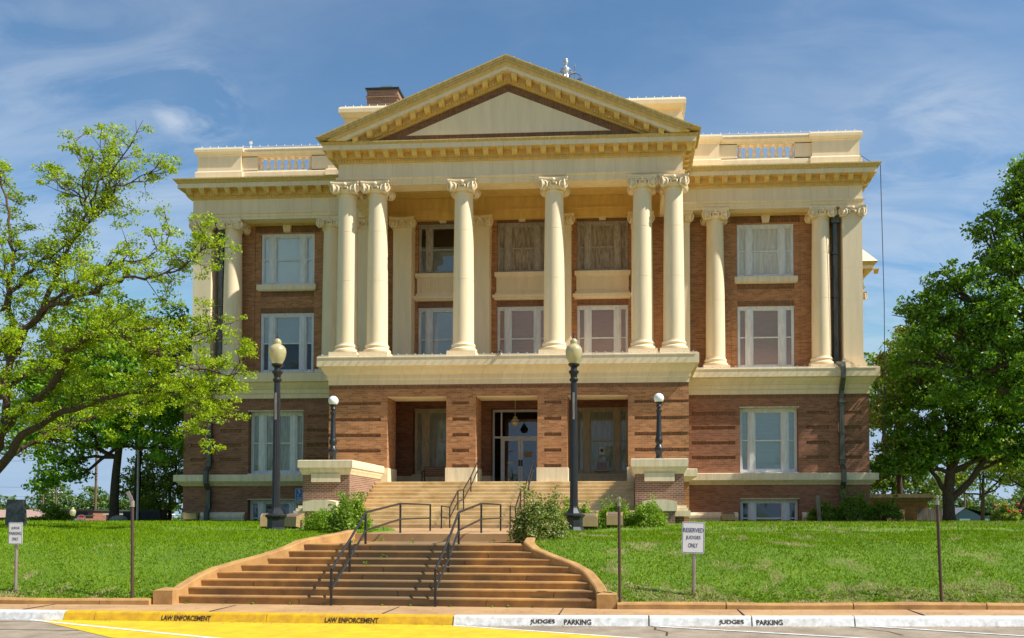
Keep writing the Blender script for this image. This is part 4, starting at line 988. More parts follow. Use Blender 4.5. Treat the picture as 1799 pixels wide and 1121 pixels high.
# globe lamps on the cheek walls
def lathe_part(prof, name, m, parent, seg=20):
    mb = MB(); mb.lathe(prof,(0,0,0),seg); return local(mb, name, m, parent, True)
gl = thing('globe_lamp','black post lamp with a white globe on the left stair pedestal','lamp',(-6.56,-4.4,4.0),'globe lamps on the stair pedestals')
lathe_part([(.20,0),(.20,.06),(.13,.10),(.11,.20),(.15,.30),(.20,.38),(.20,.46),(.13,.54),(.10,.62),(.14,.70),(.155,.78),(.13,.88),(.105,.95),(.115,1.0),(.105,1.03),(.085,1.9),(.12,1.93),(.12,1.98),(.075,2.0),(.075,2.08),(.11,2.12),(.085,2.2),(.13,2.26),(.15,2.30),(.06,2.31)],'post',M['black'],gl)
lathe_part([(.12,2.27)]+[(.205*math.sin(a),2.45-.205*math.cos(a)) for a in np.linspace(.6,math.pi-.02,14)],'globe',M['globe'],gl,28)
g2 = copy_tree(gl); g2.location = (6.57,-4.4,4.0); g2['label'] = 'black post lamp with a white globe on the right stair pedestal'
# tall lamps on the lawn
def scz(v): return v
al = thing('street_lamp','tall black fluted street lamp with amber acorn globe left of the lower steps','street lamp',(-4.45,-15.65,1.27),'acorn street lamps on the lawn')
mb = MB(); mb.lathe([(.33,0),(.33,.10),(.29,.15),(.25,.20),(.245,.40),(.26,.46),(.31,.50),(.31,.54),(.22,.58),(.17,.66),(.13,.72),(.115,.76)],(0,0,0),8); local(mb,'base',M['black'],al)
mb = MB(); seg = 28; 
pr = [(.115,.74),(.112,1.2),(.104,2.4),(.092,3.6),(.082,4.28)]; vs = []
for r,z in pr:
    for k in range(seg): a = 2*math.pi*k/seg; q = r*(1 if k%2 else .90); vs.append((q*math.cos(a),q*math.sin(a),z))
mb.add(vs,[(j*seg+k,j*seg+(k+1)%seg,(j+1)*seg+(k+1)%seg,(j+1)*seg+k) for j in range(len(pr)-1) for k in range(seg)]); local(mb,'shaft',M['black'],al)
lathe_part([(.09,4.26),(.12,4.30),(.12,4.34),(.085,4.38),(.10,4.46),(.145,4.53),(.145,4.56),(.09,4.60),(.085,4.66),(.13,4.70),(.16,4.73),(.16,4.77)],'collar',M['black'],al)
lathe_part([(.125,4.76),(.14,4.80),(.19,4.90),(.225,5.02),(.235,5.12),(.225,5.20),(.18,5.27),(.12,5.31),(.095,5.33),(.105,5.36),(.10,5.42),(.06,5.47),(.03,5.49)],'globe',M['acorn'],al,28)
lathe_part([(.03,5.48),(.035,5.52),(.02,5.56),(.012,5.62)],'finial',M['black'],al,10)
mb = MB(); mb.box(-.03,.03,-.112,-.098,3.2,3.95); mb.box(-.018,.018,-.117,-.10,3.3,3.42); ob = local(mb,'outlet_strip',M['galv'],al)
a2 = copy_tree(al); a2.location = (3.84,-15.1,1.28); a2['label'] = 'tall black fluted street lamp with amber acorn globe right of the lower steps'
# handrails
def handrail(name, label, x, pts, mid=.40, posts=None, group='black handrails on the steps'):
    # pts: (y, ground z, rail z)
    o = thing(name, label, 'handrail', (x,pts[0][0],pts[0][1]), group)
    mb = MB(); mb.tube([(x,p[0],p[2]) for p in pts],.026,8); mb.build('top_rail', M['rail'], o, True)
    mb = MB(); mb.tube([(x,p[0],p[2]-mid) for p in pts],.023,8); mb.build('lower_rail', M['rail'], o, True)
    for i,p in enumerate(pts):
        mb = MB(); mb.box(x-.022,x+.022,p[0]-.022,p[0]+.022,p[1]-.02,p[2]-.003); mb.build('post', M['rail'], o)
lowr = [(-22.78,.0,.72),(-21.6,.593,1.28),(-20.45,1.15,1.86),(-17.35,1.345,2.1),(-13.8,1.345,2.12)]
handrail('handrail','black pipe handrail on the lower steps, the left of the pair',-.5,lowr)
handrail('handrail','black pipe handrail on the lower steps, the right of the pair',1.6,[(y-.11 if i == 0 else y,a,b) for i,(y,a,b) in enumerate(lowr)])
upr = [(-8.7,1.345,2.14),(-7.2,1.345,2.11),(-5.6,2.0,2.76),(-4.4,2.0,2.85),(-2.7,2.64,3.45),(-.95,FL,4.22)]
handrail('handrail','black pipe handrail on the upper stairs left of the glass doors',-1.22,upr)
handrail('handrail','black pipe handrail on the upper stairs right of the glass doors',1.22,upr)
# bench on the porch
be = thing('bench','brown slatted wooden bench in the left porch bay','bench',(-3.45,2.0,FL))
mb = MB()
for i in range(5): mb.box(-.85,.85,.05,.09,.42+.09*i,.495+.09*i)
local(mb,'backrest',M['wood'],be); mb = MB()
for i in range(4): mb.box(-.85,.85,-.40+.11*i,-.31+.11*i,.38,.41)
local(mb,'seat',M['wood'],be)
for x in (-.82,.82):
    mb = MB(); mb.tube([(x,-.40,0),(x,-.42,.38),(x,-.42,.60),(x,-.30,.64),(x,.06,.62)],.03,6); mb.tube([(x,.12,0),(x,.06,.4),(x,.12,.86)],.03,6); local(mb,'bench_end',M['black'],be,True)
# hanging lamp at the entrance
pl = thing('pendant_lamp','cream globe lamp hanging in front of the entrance transom','pendant lamp',(-.07,3.0,7.99))
mb = MB(); mb.tube([(0,0,0),(0,0,-1.38)],.015,6); mb.lathe([(.05,-.04),(.08,-.02),(.08,0)],(0,0,0),12); mb.lathe([(.11,-1.49),(.09,-1.43),(.03,-1.38)],(0,0,0),14); local(mb,'stem',M['pend'],pl,True)
lathe_part([(.20*math.sin(a),-1.67-.20*math.cos(a)) for a in np.linspace(.05,math.pi-.5,14)],'globe',M['pend'],pl,24)
mb = MB(); mb.lathe([(.203,-1.685),(.206,-1.68),(.206,-1.66),(.203,-1.655)],(0,0,0),24); local(mb,'band',M['metal_dark'],pl)
# window air conditioner
ac = thing('air_conditioner','beige window air conditioner in the right porch window','air conditioner',(4.06,4.5,4.0))
mb = MB(); mb.box(-.33,.33,-.12,.3,.02,.50); local(mb,'case',M['acwhite'],ac); mb = MB()
mb.box(-.27,.27,-.135,-.121,.07,.45); local(mb,'grille',M['lens'],ac)
# cameras
sc1 = thing('security_camera','tiny white camera on the portico ledge above the entrance','camera',(-.22,-1.02,8.88))
mb = MB(); mb.lathe([(.07,0),(.07,.06),(.03,.08)],(0,0,0),12); local(mb,'mount',M['pale'],sc1); mb = MB(); mb.lathe([(.02,-.09),(.07,-.06),(.075,0),(.05,.05)],(0,-.10,.10),12); local(mb,'lens',M['black'],sc1)
sc2 = thing('security_camera','white camera on a bracket on top of the left parapet','camera',(-14.0,4.7,20.69))
mb = MB(); mb.tube([(0,0,0),(-.03,0,.15),(-.06,0,.3)],.03,8); local(mb,'bracket',M['pale'],sc2); mb = MB(); mb.tube([(.06,-.14,.28),(-.12,.2,.42)],.085,10); local(mb,'housing',M['pale'],sc2)
# grounding cable
mb = MB(); mb.tube([(16.73,4.45,19.5),(17.3,4.0,18.85)],.014,5); mb.tube([(17.5,3.7,18.7),(17.62,3.75,12),(17.6,3.8,3.9)],.018,5)
tag(mb.build('cable',M['black']),'thin dark cable hanging from the right corner of the cornice','cable')
# floodlights
def flood(x, y, z, label, wd=.5, ry=0, rz_=0, m='bronze_box', lm='lens'):
    o = thing('floodlight', label, 'floodlight', (x,y,z), 'bronze floodlights on the ground', rz_)
    rot = Matrix.Rotation(R(28),3,'X')
    mb = MB(); h=.42
    mb.poly_x([(-.22,.06),(.10,.0),(.24,.16),(.16,.44),(-.20,.34)],-wd/2,wd/2); local(mb,'housing',M[m],o)
    mb = MB(); mb.add([(-wd/2+.04,-.17,.357),(wd/2-.04,-.17,.357),(wd/2-.04,.13,.44),(-wd/2+.04,.13,.44)],[(0,1,2,3)]); mb.v = [(x_,y_,z_+.005) for x_,y_,z_ in mb.v]; local(mb,'lens',M[lm],o)
    mb = MB(); mb.tube([(-wd/2-.02,0,.25),(-wd/2-.02,0,.0),(wd/2+.02,0,.0),(wd/2+.02,0,.25)],.02,6); mb.tube([(0,0,0),(0,0,-.15)],.04,6); local(mb,'bracket',M['ac'],o)
flood(-15.3,1.5,1.58,'orange bronze floodlight at the left corner of the building',.62)
flood(-5.2,-14.3,1.42,'bronze floodlight just left of the left street lamp base',.42,rz_=.25)
flood(-4.42,-14.4,1.42,'bronze floodlight just right of the left street lamp base',.52,rz_=-.3)
flood(4.2,-13.5,1.42,'bronze floodlight in the right hedge, nearer the street lamp',.50)
flood(4.95,-13.3,1.46,'bronze floodlight in the right hedge behind the bare post',.48)
flood(9.95,2.0,1.55,'tan floodlight under the ledge beside the right basement window',.60)
# signs
def rounded(w_, h_, r=.03, n=4):
    pts = []
    for cx,cy,a0 in ((w_/2-r,h_/2-r,0),(-w_/2+r,h_/2-r,90),(-w_/2+r,-h_/2+r,180),(w_/2-r,-h_/2+r,270)):
        for k in range(n+1): a = R(a0+90*k/n); pts.append((cx+r*math.cos(a),cy+r*math.sin(a)))
    return pts
def parking_sign(label, x, y, z0, zc, w_, h_, lines, ink, widths, th, tilt=0, lean=0, post_r=.035, postx=.0):
    o = thing('parking_sign', label, 'sign', (x,y,z0))
    mb = MB(); mb.tube([(postx-lean*(zc-z0),0.03,-.1),(postx,0.03,zc-z0-h_*.2)],post_r,8); local(mb,'post',M['galv'],o,True)
    mb = MB(); mb.poly_y([(a,b) for a,b in rounded(w_,h_)],-.012,-.006); p = local(mb,'sign_plate',M['sign'],o); p.location = (0,0,zc-z0); p.rotation_euler = (0,R(tilt),0)
    # border ring
    mb = MB(); a = rounded(w_*.955,h_*.965,.026); b = rounded(w_*.915,h_*.935,.02); n = len(a)
    mb.add([(u,-.0135,v) for u,v in a]+[(u,-.0135,v) for u,v in b],[(i,(i+1)%n,n+(i+1)%n,n+i) for i in range(n)]); bd = mb.build('border',M[ink],None,False,False); attach(bd,p)
    for (t,dz),wd in zip(lines,widths):
        e = text_mesh('lettering',t,M[ink],wd,th,.0005); attach(e,p); e.rotation_euler = (R(90),0,0); e.location = (0,-.0145,dz)
    return o
parking_sign('small white sign reading JUDGE PARKING ONLY at the left edge', -7.245,-22.45,.14,1.42,.30,.45,[('JUDGE',.105),('PARKING',.0),('ONLY',-.115)],'sign_black',[.175,.255,.135],.062,0,.0,.032,0)
parking_sign('white sign reading RESERVED JUDGES ONLY on the right lawn', 6.615,-22.6,.16,1.355,.435,.61,[('RESERVED',.145),('JUDGES',-.005),('ONLY',-.15)],'sign_blue',[.39,.285,.185],.085,1.5,.015,.038,.02)
ds = thing('accessible_sign','small blue wheelchair entrance sign beside the left stair plinth','sign',(-8.35,-3.2,1.4))
mb = MB(); mb.tube([(0,.02,0),(0,.02,1.5)],.025,6); local(mb,'post',M['galv'],ds)
mb = MB(); mb.poly_y(rounded(.40,.52,.03),-.012,-.004); p = local(mb,'sign_plate',M['blue'],ds); p.location = (0,0,1.28)
mb = MB()
a = rounded(.385,.505,.028); b = rounded(.365,.487,.024); n = len(a)
mb.add([(u,-.0135,v) for u,v in a]+[(u,-.0135,v) for u,v in b],[(i,(i+1)%n,n+(i+1)%n,n+i) for i in range(n)])
def ribbon(pts, wd):
    for p_,q_ in zip(pts[:-1],pts[1:]):
        d = Vector(q_)-Vector(p_); nn = Vector((-d.y,d.x)).normalized()*wd/2; d = d.normalized()*wd*.3
        P_,Q_ = Vector(p_)-d,Vector(q_)+d
        mb.add([(P_.x-nn.x,-.0140,P_.y-nn.y),(Q_.x-nn.x,-.0140,Q_.y-nn.y),(Q_.x+nn.x,-.0140,Q_.y+nn.y),(P_.x+nn.x,-.0140,P_.y+nn.y)],[(0,1,2,3)])
ribbon([(-.02,.15),(-.01,.06),(.055,.055),(.085,-.03),(.105,-.025)],.022); ribbon([(-.015,.11),(.04,.105)],.02)
ribbon([(.0-.075*math.cos(t),-.0+.075*math.sin(t)-.005) for t in np.linspace(-.9,3.6,12)][::-1],.02)
n0 = len(mb.v); mb.add([(-.025+.026*math.cos(2*math.pi*k/12),-.0142,.185+.026*math.sin(2*math.pi*k/12)) for k in range(12)],[tuple(range(12))])
ribbon([(-.10,-.215),(.08,-.215)],.018); ribbon([(.05,-.19),(.085,-.215),(.05,-.24)],.014)
bd = mb.build('wheelchair_symbol',M['sign'],None,False,False); attach(bd,p)
e = text_mesh('lettering','ENTRANCE',M['sign'],.25,.045,.0004); attach(e,p); e.rotation_euler = (R(90),0,0); e.location = (0,-.0145,-.135)
# bare meter posts
def meter(label, x, y, top, head, lean=0, m='pipe'):
    o = thing('meter_post', label, 'post', (x,y,-.02), 'bare parking meter posts at the lawn edge')
    mb = MB(); mb.tube([(0,0,0),(lean,0,top)],.030,10); local(mb,'pipe',M[m],o,True)
    mb = MB()
    if head == 'plate':
        mb.tube([(lean,0,top-.10),(lean,0,top+.02)],.045,10)
        mb.obox((lean-.05,0,top+.10),.07,.02,.24,Matrix.Rotation(R(-26),3,'Y'))
    else:
        mb.tube([(lean,0,top-.02),(lean,0,top+.06)],.036,10); mb.tube([(lean,0,top+.05),(lean,0,top+.10)],.016,8); mb.lathe([(.0,.0),(.03,.02),(.03,.06),(.0,.08)],(lean,0,top+.09),10)
    local(mb,'bracket',M['galv'],o,False)
meter('dark rusty post with a tilted bracket plate on the left lawn',-4.59,-22.72,2.08,'plate',-.03)
meter('black post with a small round fitting right of the lower steps',5.19,-23.0,2.0,'knob',-.01)
meter('black leaning post with a small fitting at the far right',11.32,-22.62,2.03,'knob',-.06)
# ------------------------------------------------------------------ small things left and right of the building
mo = thing('monument','polished dark granite slab standing on the left lawn','monument',(-15.95,-10,1.38))
mb = MB(); mb.add([(-.33,-.12,0),(.33,-.12,0),(.33,.12,0),(-.33,.12,0),(-.29,-.08,.98),(.29,-.08,.98),(.29,.08,.98),(-.29,.08,.98)],[(0,1,5,4),(1,2,6,5),(2,3,7,6),(3,0,4,7),(4,5,6,7)]); local(mb,'slab',M['granite'],mo)
mb = MB(); mb.box(-.42,.42,-.2,.2,-.1,.03); local(mb,'footing',M['rock'],mo)
def condenser(label, x, y, wx, h):
    o = thing('air_conditioner_unit', label, 'air conditioner', (x,y,1.4), 'condensers left of the building')
    mb = MB(); mb.box(-wx/2,wx/2,-.45,.45,0,h); mb.box(-wx/2-.03,wx/2+.03,-.48,.48,h,h+.05)
    local(mb,'case',M['ac'],o); mb = MB()
    for i in range(int(wx/.07)): mb.box(-wx/2+.03+.07*i,-wx/2+.05+.07*i,-.462,-.45,.08,h-.08)
    local(mb,'grille',M['black'],o)
condenser('dark grey condenser unit nearer the building corner',-21.7,10,1.1,.72); condenser('dark grey condenser unit beside the flagpole',-22.95,10.2,.9,.62)
fp = thing('flagpole','slim white flagpole standing among the left trees','flagpole',(-22.13,9,1.4))
mb = MB(); mb.tube([(0,0,0),(0,0,9.5)],[.065,.04],10); local(mb,'pole',M['pale'],fp,True); mb = MB(); mb.lathe([(.02,-.1),(.1,-.04),(.1,.04),(.02,.1)],(0,0,9.55),10); local(mb,'ball',M['pale'],fp,True)
mb = MB()
import itertools
mb.lathe([(.46,0),(.42,.18),(.28,.30),(.1,.36)],(-20.1,3.6,1.48),9); tag(mb.build('boulder',M['rock']),'grey boulder at the foot of the dark trunk on the left','rock')
pk = MB(); pk.obox((15.75,2.4,2.05),.16,.05,1.35,Matrix.Rotation(R(-4),3,'Y')); pk.v = [(x-1.83,y-1.2,z) for x,y,z in pk.v]; tag(pk.build('plank',M['greywood']),'grey weathered plank leaning by the right basement window','plank')
# annex
an = thing('annex','low dark brick annex with a flat tan roof right of the building','annex',(20.2,10,1.5))
mb = MB(); mb.box(17.2,21.3,9.4,14,1.3,2.62); mb.build('wall',M['brick'],an); mb = MB(); mb.box(17.0,21.5,9.0,14.4,2.60,2.78); mb.box(16.95,21.55,8.95,14.45,2.78,2.97); mb.build('roof',M['annex_roof'],an)
kb = thing('wooden_kennel','small tan plywood hutch in front of the brick annex','hutch',(18.95,7.6,1.5))
mb = MB(); mb.box(-.55,.55,-.35,.35,0,.62); local(mb,'body',M['tanwood'],kb); mb = MB(); mb.box(-.1,.3,-.362,-.351,.25,.50); mb.box(-.5,-.36,-.362,-.351,.05,.5); local(mb,'opening',M['room'],kb)
fe = thing('wooden_fence','short grey weathered board fence beside the annex','fence',(20.0,6.9,1.45))
mb = MB()
for i in range(15): h = .95+.05*math.sin(i*2.3); mb.box(0+.085*i,.078+.085*i,-.02,.02,0,h*.75)
local(mb,'boards',M['greywood'],fe); mb = MB(); mb.box(-.01,1.28,.02,.06,.2,.27); mb.box(-.01,1.28,.02,.06,.55,.62); local(mb,'rail',M['greywood'],fe)
# ------------------------------------------------------------------ background buildings, poles, wires
hb = thing('house','blue grey house with a grey shingle gable roof behind the right trees','house',(52,88,.2))
mb = MB(); mb.box(50.0,56.5,88,96,-.4,1.9); mb.build('wall',M['bluehouse'],hb)
mb = MB(); mb.poly_y([(44.0,3.0),(46.6,5.1),(52.0,5.2),(54.0,3.0)],85.6,85.9); 
mb.v = []; mb.f = []; mb.m = []
mb.add([(49.7,87.6,1.75),(49.7,96.6,1.75),(51.5,87.6,3.05),(51.5,96.6,3.05),(57.0,87.6,1.75),(57.0,96.6,1.75)],[(0,1,3,2),(2,3,5,4)]); rf = mb.build('roof',M['shingle'],hb)
mb = MB(); mb.add([(50.0,87.95,1.85),(53.6,87.95,1.95),(51.5,87.95,2.95)],[(0,1,2)]); mb.build('gable',M['bluehouse'],hb)
mb = MB(); mb.box(50.8,52.2,87.9,87.99,.9,1.5); mb.box(54,55.2,87.9,87.99,.9,1.5); mb.build('window',M['sign'],hb)
bb = thing('shop_building','low red brick shop with a dark flat parapet behind the left trees','building',(-50.5,48,.4))
mb = MB(); mb.box(-53.5,-48.4,48,56,-.4,2.35); mb.box(-50.4,-48.3,45.8,47.95,-.4,1.82); mb.build('wall',M['redbrick'],bb); mb = MB(); mb.box(-53.7,-48.2,47.8,56.2,2.35,2.5); mb.box(-50.6,-48.1,45.6,47.79,1.82,1.92); mb.build('roof',M['ac'],bb); mb = MB(); mb.box(-50.2,-49.0,47.9,47.99,1.9,2.25); mb.build('window',M['room'],bb)
mb = MB(); mb.box(-48.9,-48.5,45.7,45.79,.3,1.6); mb.build('door',M['pale'],bb)
b2 = thing('barn','long low building with a pink roof at the far left','building',(-56,45,.3))
mb = MB(); mb.box(-66,-52.0,46,54,-.4,1.75); mb.build('wall',M['wood'],b2); mb = MB(); mb.add([(-67,45,1.7),(-51.9,45,1.7),(-51.9,50,2.5),(-67,50,2.5),(-67,55,1.7),(-51.9,55,1.7)],[(0,1,2,3),(3,2,5,4)]); mb.build('roof',M['pinkroof'],b2)
b3 = thing('shop_building','low orange brick building glimpsed beside the dark trunk','building',(-41.5,42,.4))
mb = MB(); mb.box(-43.5,-40.2,42,48,-.4,1.95); mb.build('wall',M['redbrick'],b3); mb = MB(); mb.box(-43.7,-40.0,41.8,48.2,1.95,2.05); mb.build('roof',M['pale'],b3)
ss = thing('stop_sign','red octagonal stop sign far off under the left trees','sign',(-35.96,26.0,.58))
oct_ = [(.36*math.cos(R(22.5+45*k)),.36*math.sin(R(22.5+45*k))) for k in range(8)]
mb = MB(); mb.tube([(0,.03,-.6),(0,.03,1.2)],.03,6); local(mb,'post',M['galv'],ss); mb = MB(); mb.poly_y(oct_,-.01,0); p = local(mb,'sign_plate',M['red'],ss); p.location = (0,0,1.0)
mb = MB(); mb.add([(u*.97,-.012,v*.97) for u,v in oct_]+[(u*.91,-.012,v*.91) for u,v in oct_],[(i,(i+1)%8,8+(i+1)%8,8+i) for i in range(8)]); bd = mb.build('border',M['sign'],None,False,False); attach(bd,p)
e = text_mesh('lettering','STOP',M['sign'],.5,.22,.0005); attach(e,p); e.rotation_euler = (R(90),0,0); e.location = (0,-.014,0)
fl = copy_tree(al); fl.location = (-39.8,31,-2.95); fl.scale = (1,1,1); fl['label'] = 'distant lamp with amber acorn globe by the brick shop'; 
def upole(label, x, y, h, g='wooden utility poles'):
    o = thing('utility_pole', label, 'utility pole', (x,y,0), g); mb = MB(); mb.tube([(0,0,-.4),(.05,0,h)],[.17,.12],8); local(mb,'pole',M['pole'],o,True)
    mb = MB(); mb.box(-1.2,1.2,-.08,.08,h-.9,h-.75); local(mb,'crossarm',M['pole'],o)
    mb = MB()
    for q in (-1,-.4,.4,1): mb.lathe([(.05,0),(.07,.08),(.03,.15)],(q,0,h-.75),8)
    local(mb,'insulator',M['pale'],o); return o
upole('brown utility pole far left beyond the granite slab',-88.4,100,7.2); upole('darker utility pole left of the dark leafy trunk',-83,95,6.2); upole('thin utility pole behind the blue grey house at right',54.4,96,7.5); upole('red brown utility pole glimpsed through the dark tree',-61.5,70,16.5)
mb = MB()
for (a,b) in (((-150,110,9.5),(-88.4,100,6.4)),((-88.4,100,6.4),(-83,95,5.5)),((-150,100,6.2),(-83,95,4.9)),((-83,95,5.4),(-40,105,5.2)),((-140,70,12),(-61.5,70,13.0)),((-140,75,9.6),(-61.5,70,9.0))):
    a,b = Vector(a),Vector(b); mb.tube([a.lerp(b,t)-Vector((0,0,.5*math.sin(math.pi*t))) for t in np.linspace(0,1,7)],.022,4)
tag(mb.build('power_line',M['black']),'thin dark overhead wires between the left utility poles','power line')
# ------------------------------------------------------------------ vegetation
def path_pts(P, n):
    P = np.array(P); d = np.r_[0,np.cumsum(np.linalg.norm(np.diff(P,axis=0),axis=1))]; t = np.linspace(0,d[-1],n)
    return np.stack([np.interp(t,d,P[:,k]) for k in range(3)],1)
def wiggle(p, amp): return p+rng.normal(size=p.shape)*amp
def limb(mb, P, r0, r1, n=14, amp=.03, seg=7):
    q = path_pts(P,n); q[1:-1] = wiggle(q[1:-1],amp); mb.tube([tuple(x) for x in q],[r0+(r1-r0)*i/(n-1) for i in range(n)],seg); return q
def clump(c, n, r, flat=.6):
    u = rng.normal(size=(n,3)); u /= np.linalg.norm(u,axis=1)[:,None]; rad = r*rng.uniform(.15,1,size=(n,1))**.6
    u[:,2] *= flat; return np.asarray(c)+u*rad
# --- the near tree on the left, limbs laid out one by one
nt_ = thing('shade_tree','big airy tree with lime green spring leaves spreading over the left lawn','tree',(-16.1,-12,1.3))
LIMBS = {
'A':([(-15.4,-12.0,3.12),(-14.66,-12.19,3.74),(-14.2,-12.38,4.4),(-12.81,-12.56,5.03),(-11.78,-12.75,5.33),(-11.0,-12.94,5.52),(-9.75,-13.12,5.62),(-8.19,-13.31,5.62),(-6.85,-13.5,5.55)],.22,.02),
'B':([(-15.6,-12.0,3.3),(-15.3,-12.0,3.96),(-14.7,-12.17,4.98),(-13.77,-12.33,5.51),(-12.98,-12.5,6.1),(-12.55,-12.67,6.79),(-12.22,-12.83,7.08),(-11.55,-13.0,7.4),(-10.78,-13.17,7.56),(-10.02,-13.33,7.28),(-9.36,-13.5,6.82),(-8.57,-13.67,6.5),(-7.41,-13.83,6.2),(-6.1,-14.0,5.99)],.24,.015),
'C':([(-15.7,-12,3.4),(-15.23,-12.0,4.14),(-15.02,-11.89,5.01),(-15.18,-11.78,6.4),(-15.12,-11.67,8.15),(-15.29,-11.56,8.84),(-15.31,-11.44,9.68),(-15.28,-11.33,10.42),(-15.5,-11.22,11.27),(-15.77,-11.11,12.56),(-16.03,-11.0,13.59)],.21,.03),
'D':([(-15.1,-12,5.6),(-14.93,-12.0,6.76),(-14.43,-11.89,7.9),(-14.09,-11.78,8.36),(-13.65,-11.67,9.48),(-13.27,-11.56,10.55),(-13.06,-11.44,11.15),(-12.64,-11.33,11.64),(-12.24,-11.22,12.16),(-12.02,-11.11,12.65),(-11.94,-11.0,13.3)],.19,.03),
'D2':([(-13.09,-11.4,11.17),(-12.63,-11.3,12.14),(-12.45,-11.2,12.86),(-12.38,-11.1,13.56),(-12.26,-11.0,14.58)],.08,.02),
'D3':([(-12.63,-11.3,11.85),(-11.98,-11.48,12.75),(-11.54,-11.65,13.39),(-11.1,-11.82,13.93),(-10.73,-12.0,14.12)],.07,.015),
'D4':([(-12.63,-11.3,11.94),(-13.41,-10.87,12.79),(-14.2,-10.43,13.17),(-14.7,-10.0,13.6)],.06,.015),
'D5':([(-12.09,-11.3,12.7),(-11.06,-11.65,12.9),(-10.25,-12.0,12.94)],.05,.012),
'D6':([(-12.83,-11.3,11.95),(-13.0,-11.07,13.3),(-13.36,-10.83,14.28),(-13.82,-10.6,14.89)],.05,.012),
'E':([(-15.2,-12.0,8.5),(-15.06,-12.0,9.02),(-14.53,-11.8,9.74),(-13.83,-11.6,10.49),(-13.14,-11.4,11.05)],.09,.04),
'F':([(-14.9,-12,7.0),(-14.35,-12.0,7.88),(-13.52,-12.19,8.56),(-12.54,-12.38,8.78),(-11.39,-12.56,9.15),(-10.72,-12.75,9.26),(-10.04,-12.94,9.29),(-9.27,-13.12,9.24),(-8.43,-13.31,9.48),(-7.18,-13.5,10.29)],.14,.015),
'F2':([(-13.88,-12.0,8.25),(-13.48,-12.0,8.82),(-12.68,-12.0,9.32),(-12.2,-12.0,9.87),(-11.74,-12.0,9.96),(-10.94,-12.0,10.02),(-10.34,-12.0,10.14),(-9.77,-12.0,10.58),(-9.49,-12.0,10.98)],.08,.015),
'F3':([(-9.65,-13.0,6.91),(-8.92,-13.0,7.06),(-8.1,-13.0,7.41),(-7.1,-13.0,7.94)],.04,.012),
'G':([(-8.65,-13.5,6.53),(-7.8,-13.73,5.52),(-7.15,-13.97,4.63),(-7.21,-14.2,4.26)],.035,.01),
'H':([(-15.47,-12.0,9.78),(-15.16,-12.0,9.87),(-15.01,-12.0,10.24)],.05,.03),
'I':([(-15.9,-12.2,3.0),(-15.2,-13.2,4.6),(-14.0,-14.2,6.2),(-12.8,-14.8,7.2)],.14,.03),
'J':([(-15.1,-11.8,6.0),(-14.0,-10.2,7.5),(-12.6,-9.2,8.4),(-11.0,-8.6,8.8)],.13,.03),
'K':([(-16.0,-11.8,3.2),(-14.9,-10.6,4.4),(-13.2,-9.8,5.3),(-11.6,-9.2,5.9),(-10.0,-8.8,6.2)],.13,.03),
'L':([(-15.8,-12,6.5),(-17,-12.4,9.5),(-17.8,-12.2,12.5)],.16,.03),
}
mb = MB(); mb.tube([(-16.15,-12,.9),(-16.1,-12,1.5),(-15.95,-12,2.2),(-15.75,-12,3.0),(-15.55,-12,3.7)],[.46,.36,.32,.30,.24],12)
tips = []; FOL = []
for k,(P,r0,r1) in LIMBS.items():
    q = limb(mb,P,r0*.68,r1*.8,max(8,3*len(P)),.045)
    L_ = len(q)
    dens = 1.0
    length = np.linalg.norm(np.diff(q,axis=0),axis=1).sum()
    m = int(length*(4.3 if k in ('C','D','D2','D3','D4','D5','D6','E','H','L') else 5.2))
    for i in range(m):
        t = rng.uniform(.28 if k in 'ABCD' else .12,1.0); j = min(L_-2,int(t*(L_-1))); p = q[j]+(q[j+1]-q[j])*rng.uniform()
        ax = (q[j+1]-q[j]); ax /= np.linalg.norm(ax)
        d = ax*.55+rng.normal(size=3)*np.array([.75,.75,.55])+np.array([0,0,.38]); d /= np.linalg.norm(d)
        ln = rng.uniform(.45,1.25)*(1.15-.35*t)
        mid = p+d*ln*.5+rng.normal(size=3)*.06; end = p+d*ln+np.array([0,0,.06])
        mb.tube([tuple(p),tuple(mid),tuple(end)],[.020,.013,.006],4)
        FOL.append(end)
        for s in range(rng.integers(1,4)):
            d2 = d+rng.normal(size=3)*.7; d2 /= np.linalg.norm(d2); e2 = mid+d2*rng.uniform(.25,.6)
            mb.tube([tuple(mid),tuple(e2)],[.010,.005],3); FOL.append(e2)
    FOL.append(q[-1])
mb.build('trunk',M['bark'],nt_,True)
FOL = np.array(FOL)
# bare twig ends thin the crown a little at random
ext = []
for i in range(210):     # inner sprays on the far side of the crown
    x = rng.uniform(-16.5,-8.2); z = rng.uniform(4.6,9.6)*1.0; ok = z < 9.3-.35*max(0,x+13); 
    if ok and z > 4.4+.28*max(0,x+12)*.5: ext.append((x,rng.uniform(-11.8,-8.6),z))
FOL = np.concatenate([FOL,np.array(ext)])
keep = rng.uniform(size=len(FOL)) < .80
C = np.concatenate([clump(c, int(rng.integers(26,66)), rng.uniform(.17,.37), .55) for c in FOL[keep]])
leaves('crown',C,.098,M['leaf_lime'],nt_,.7,.5)

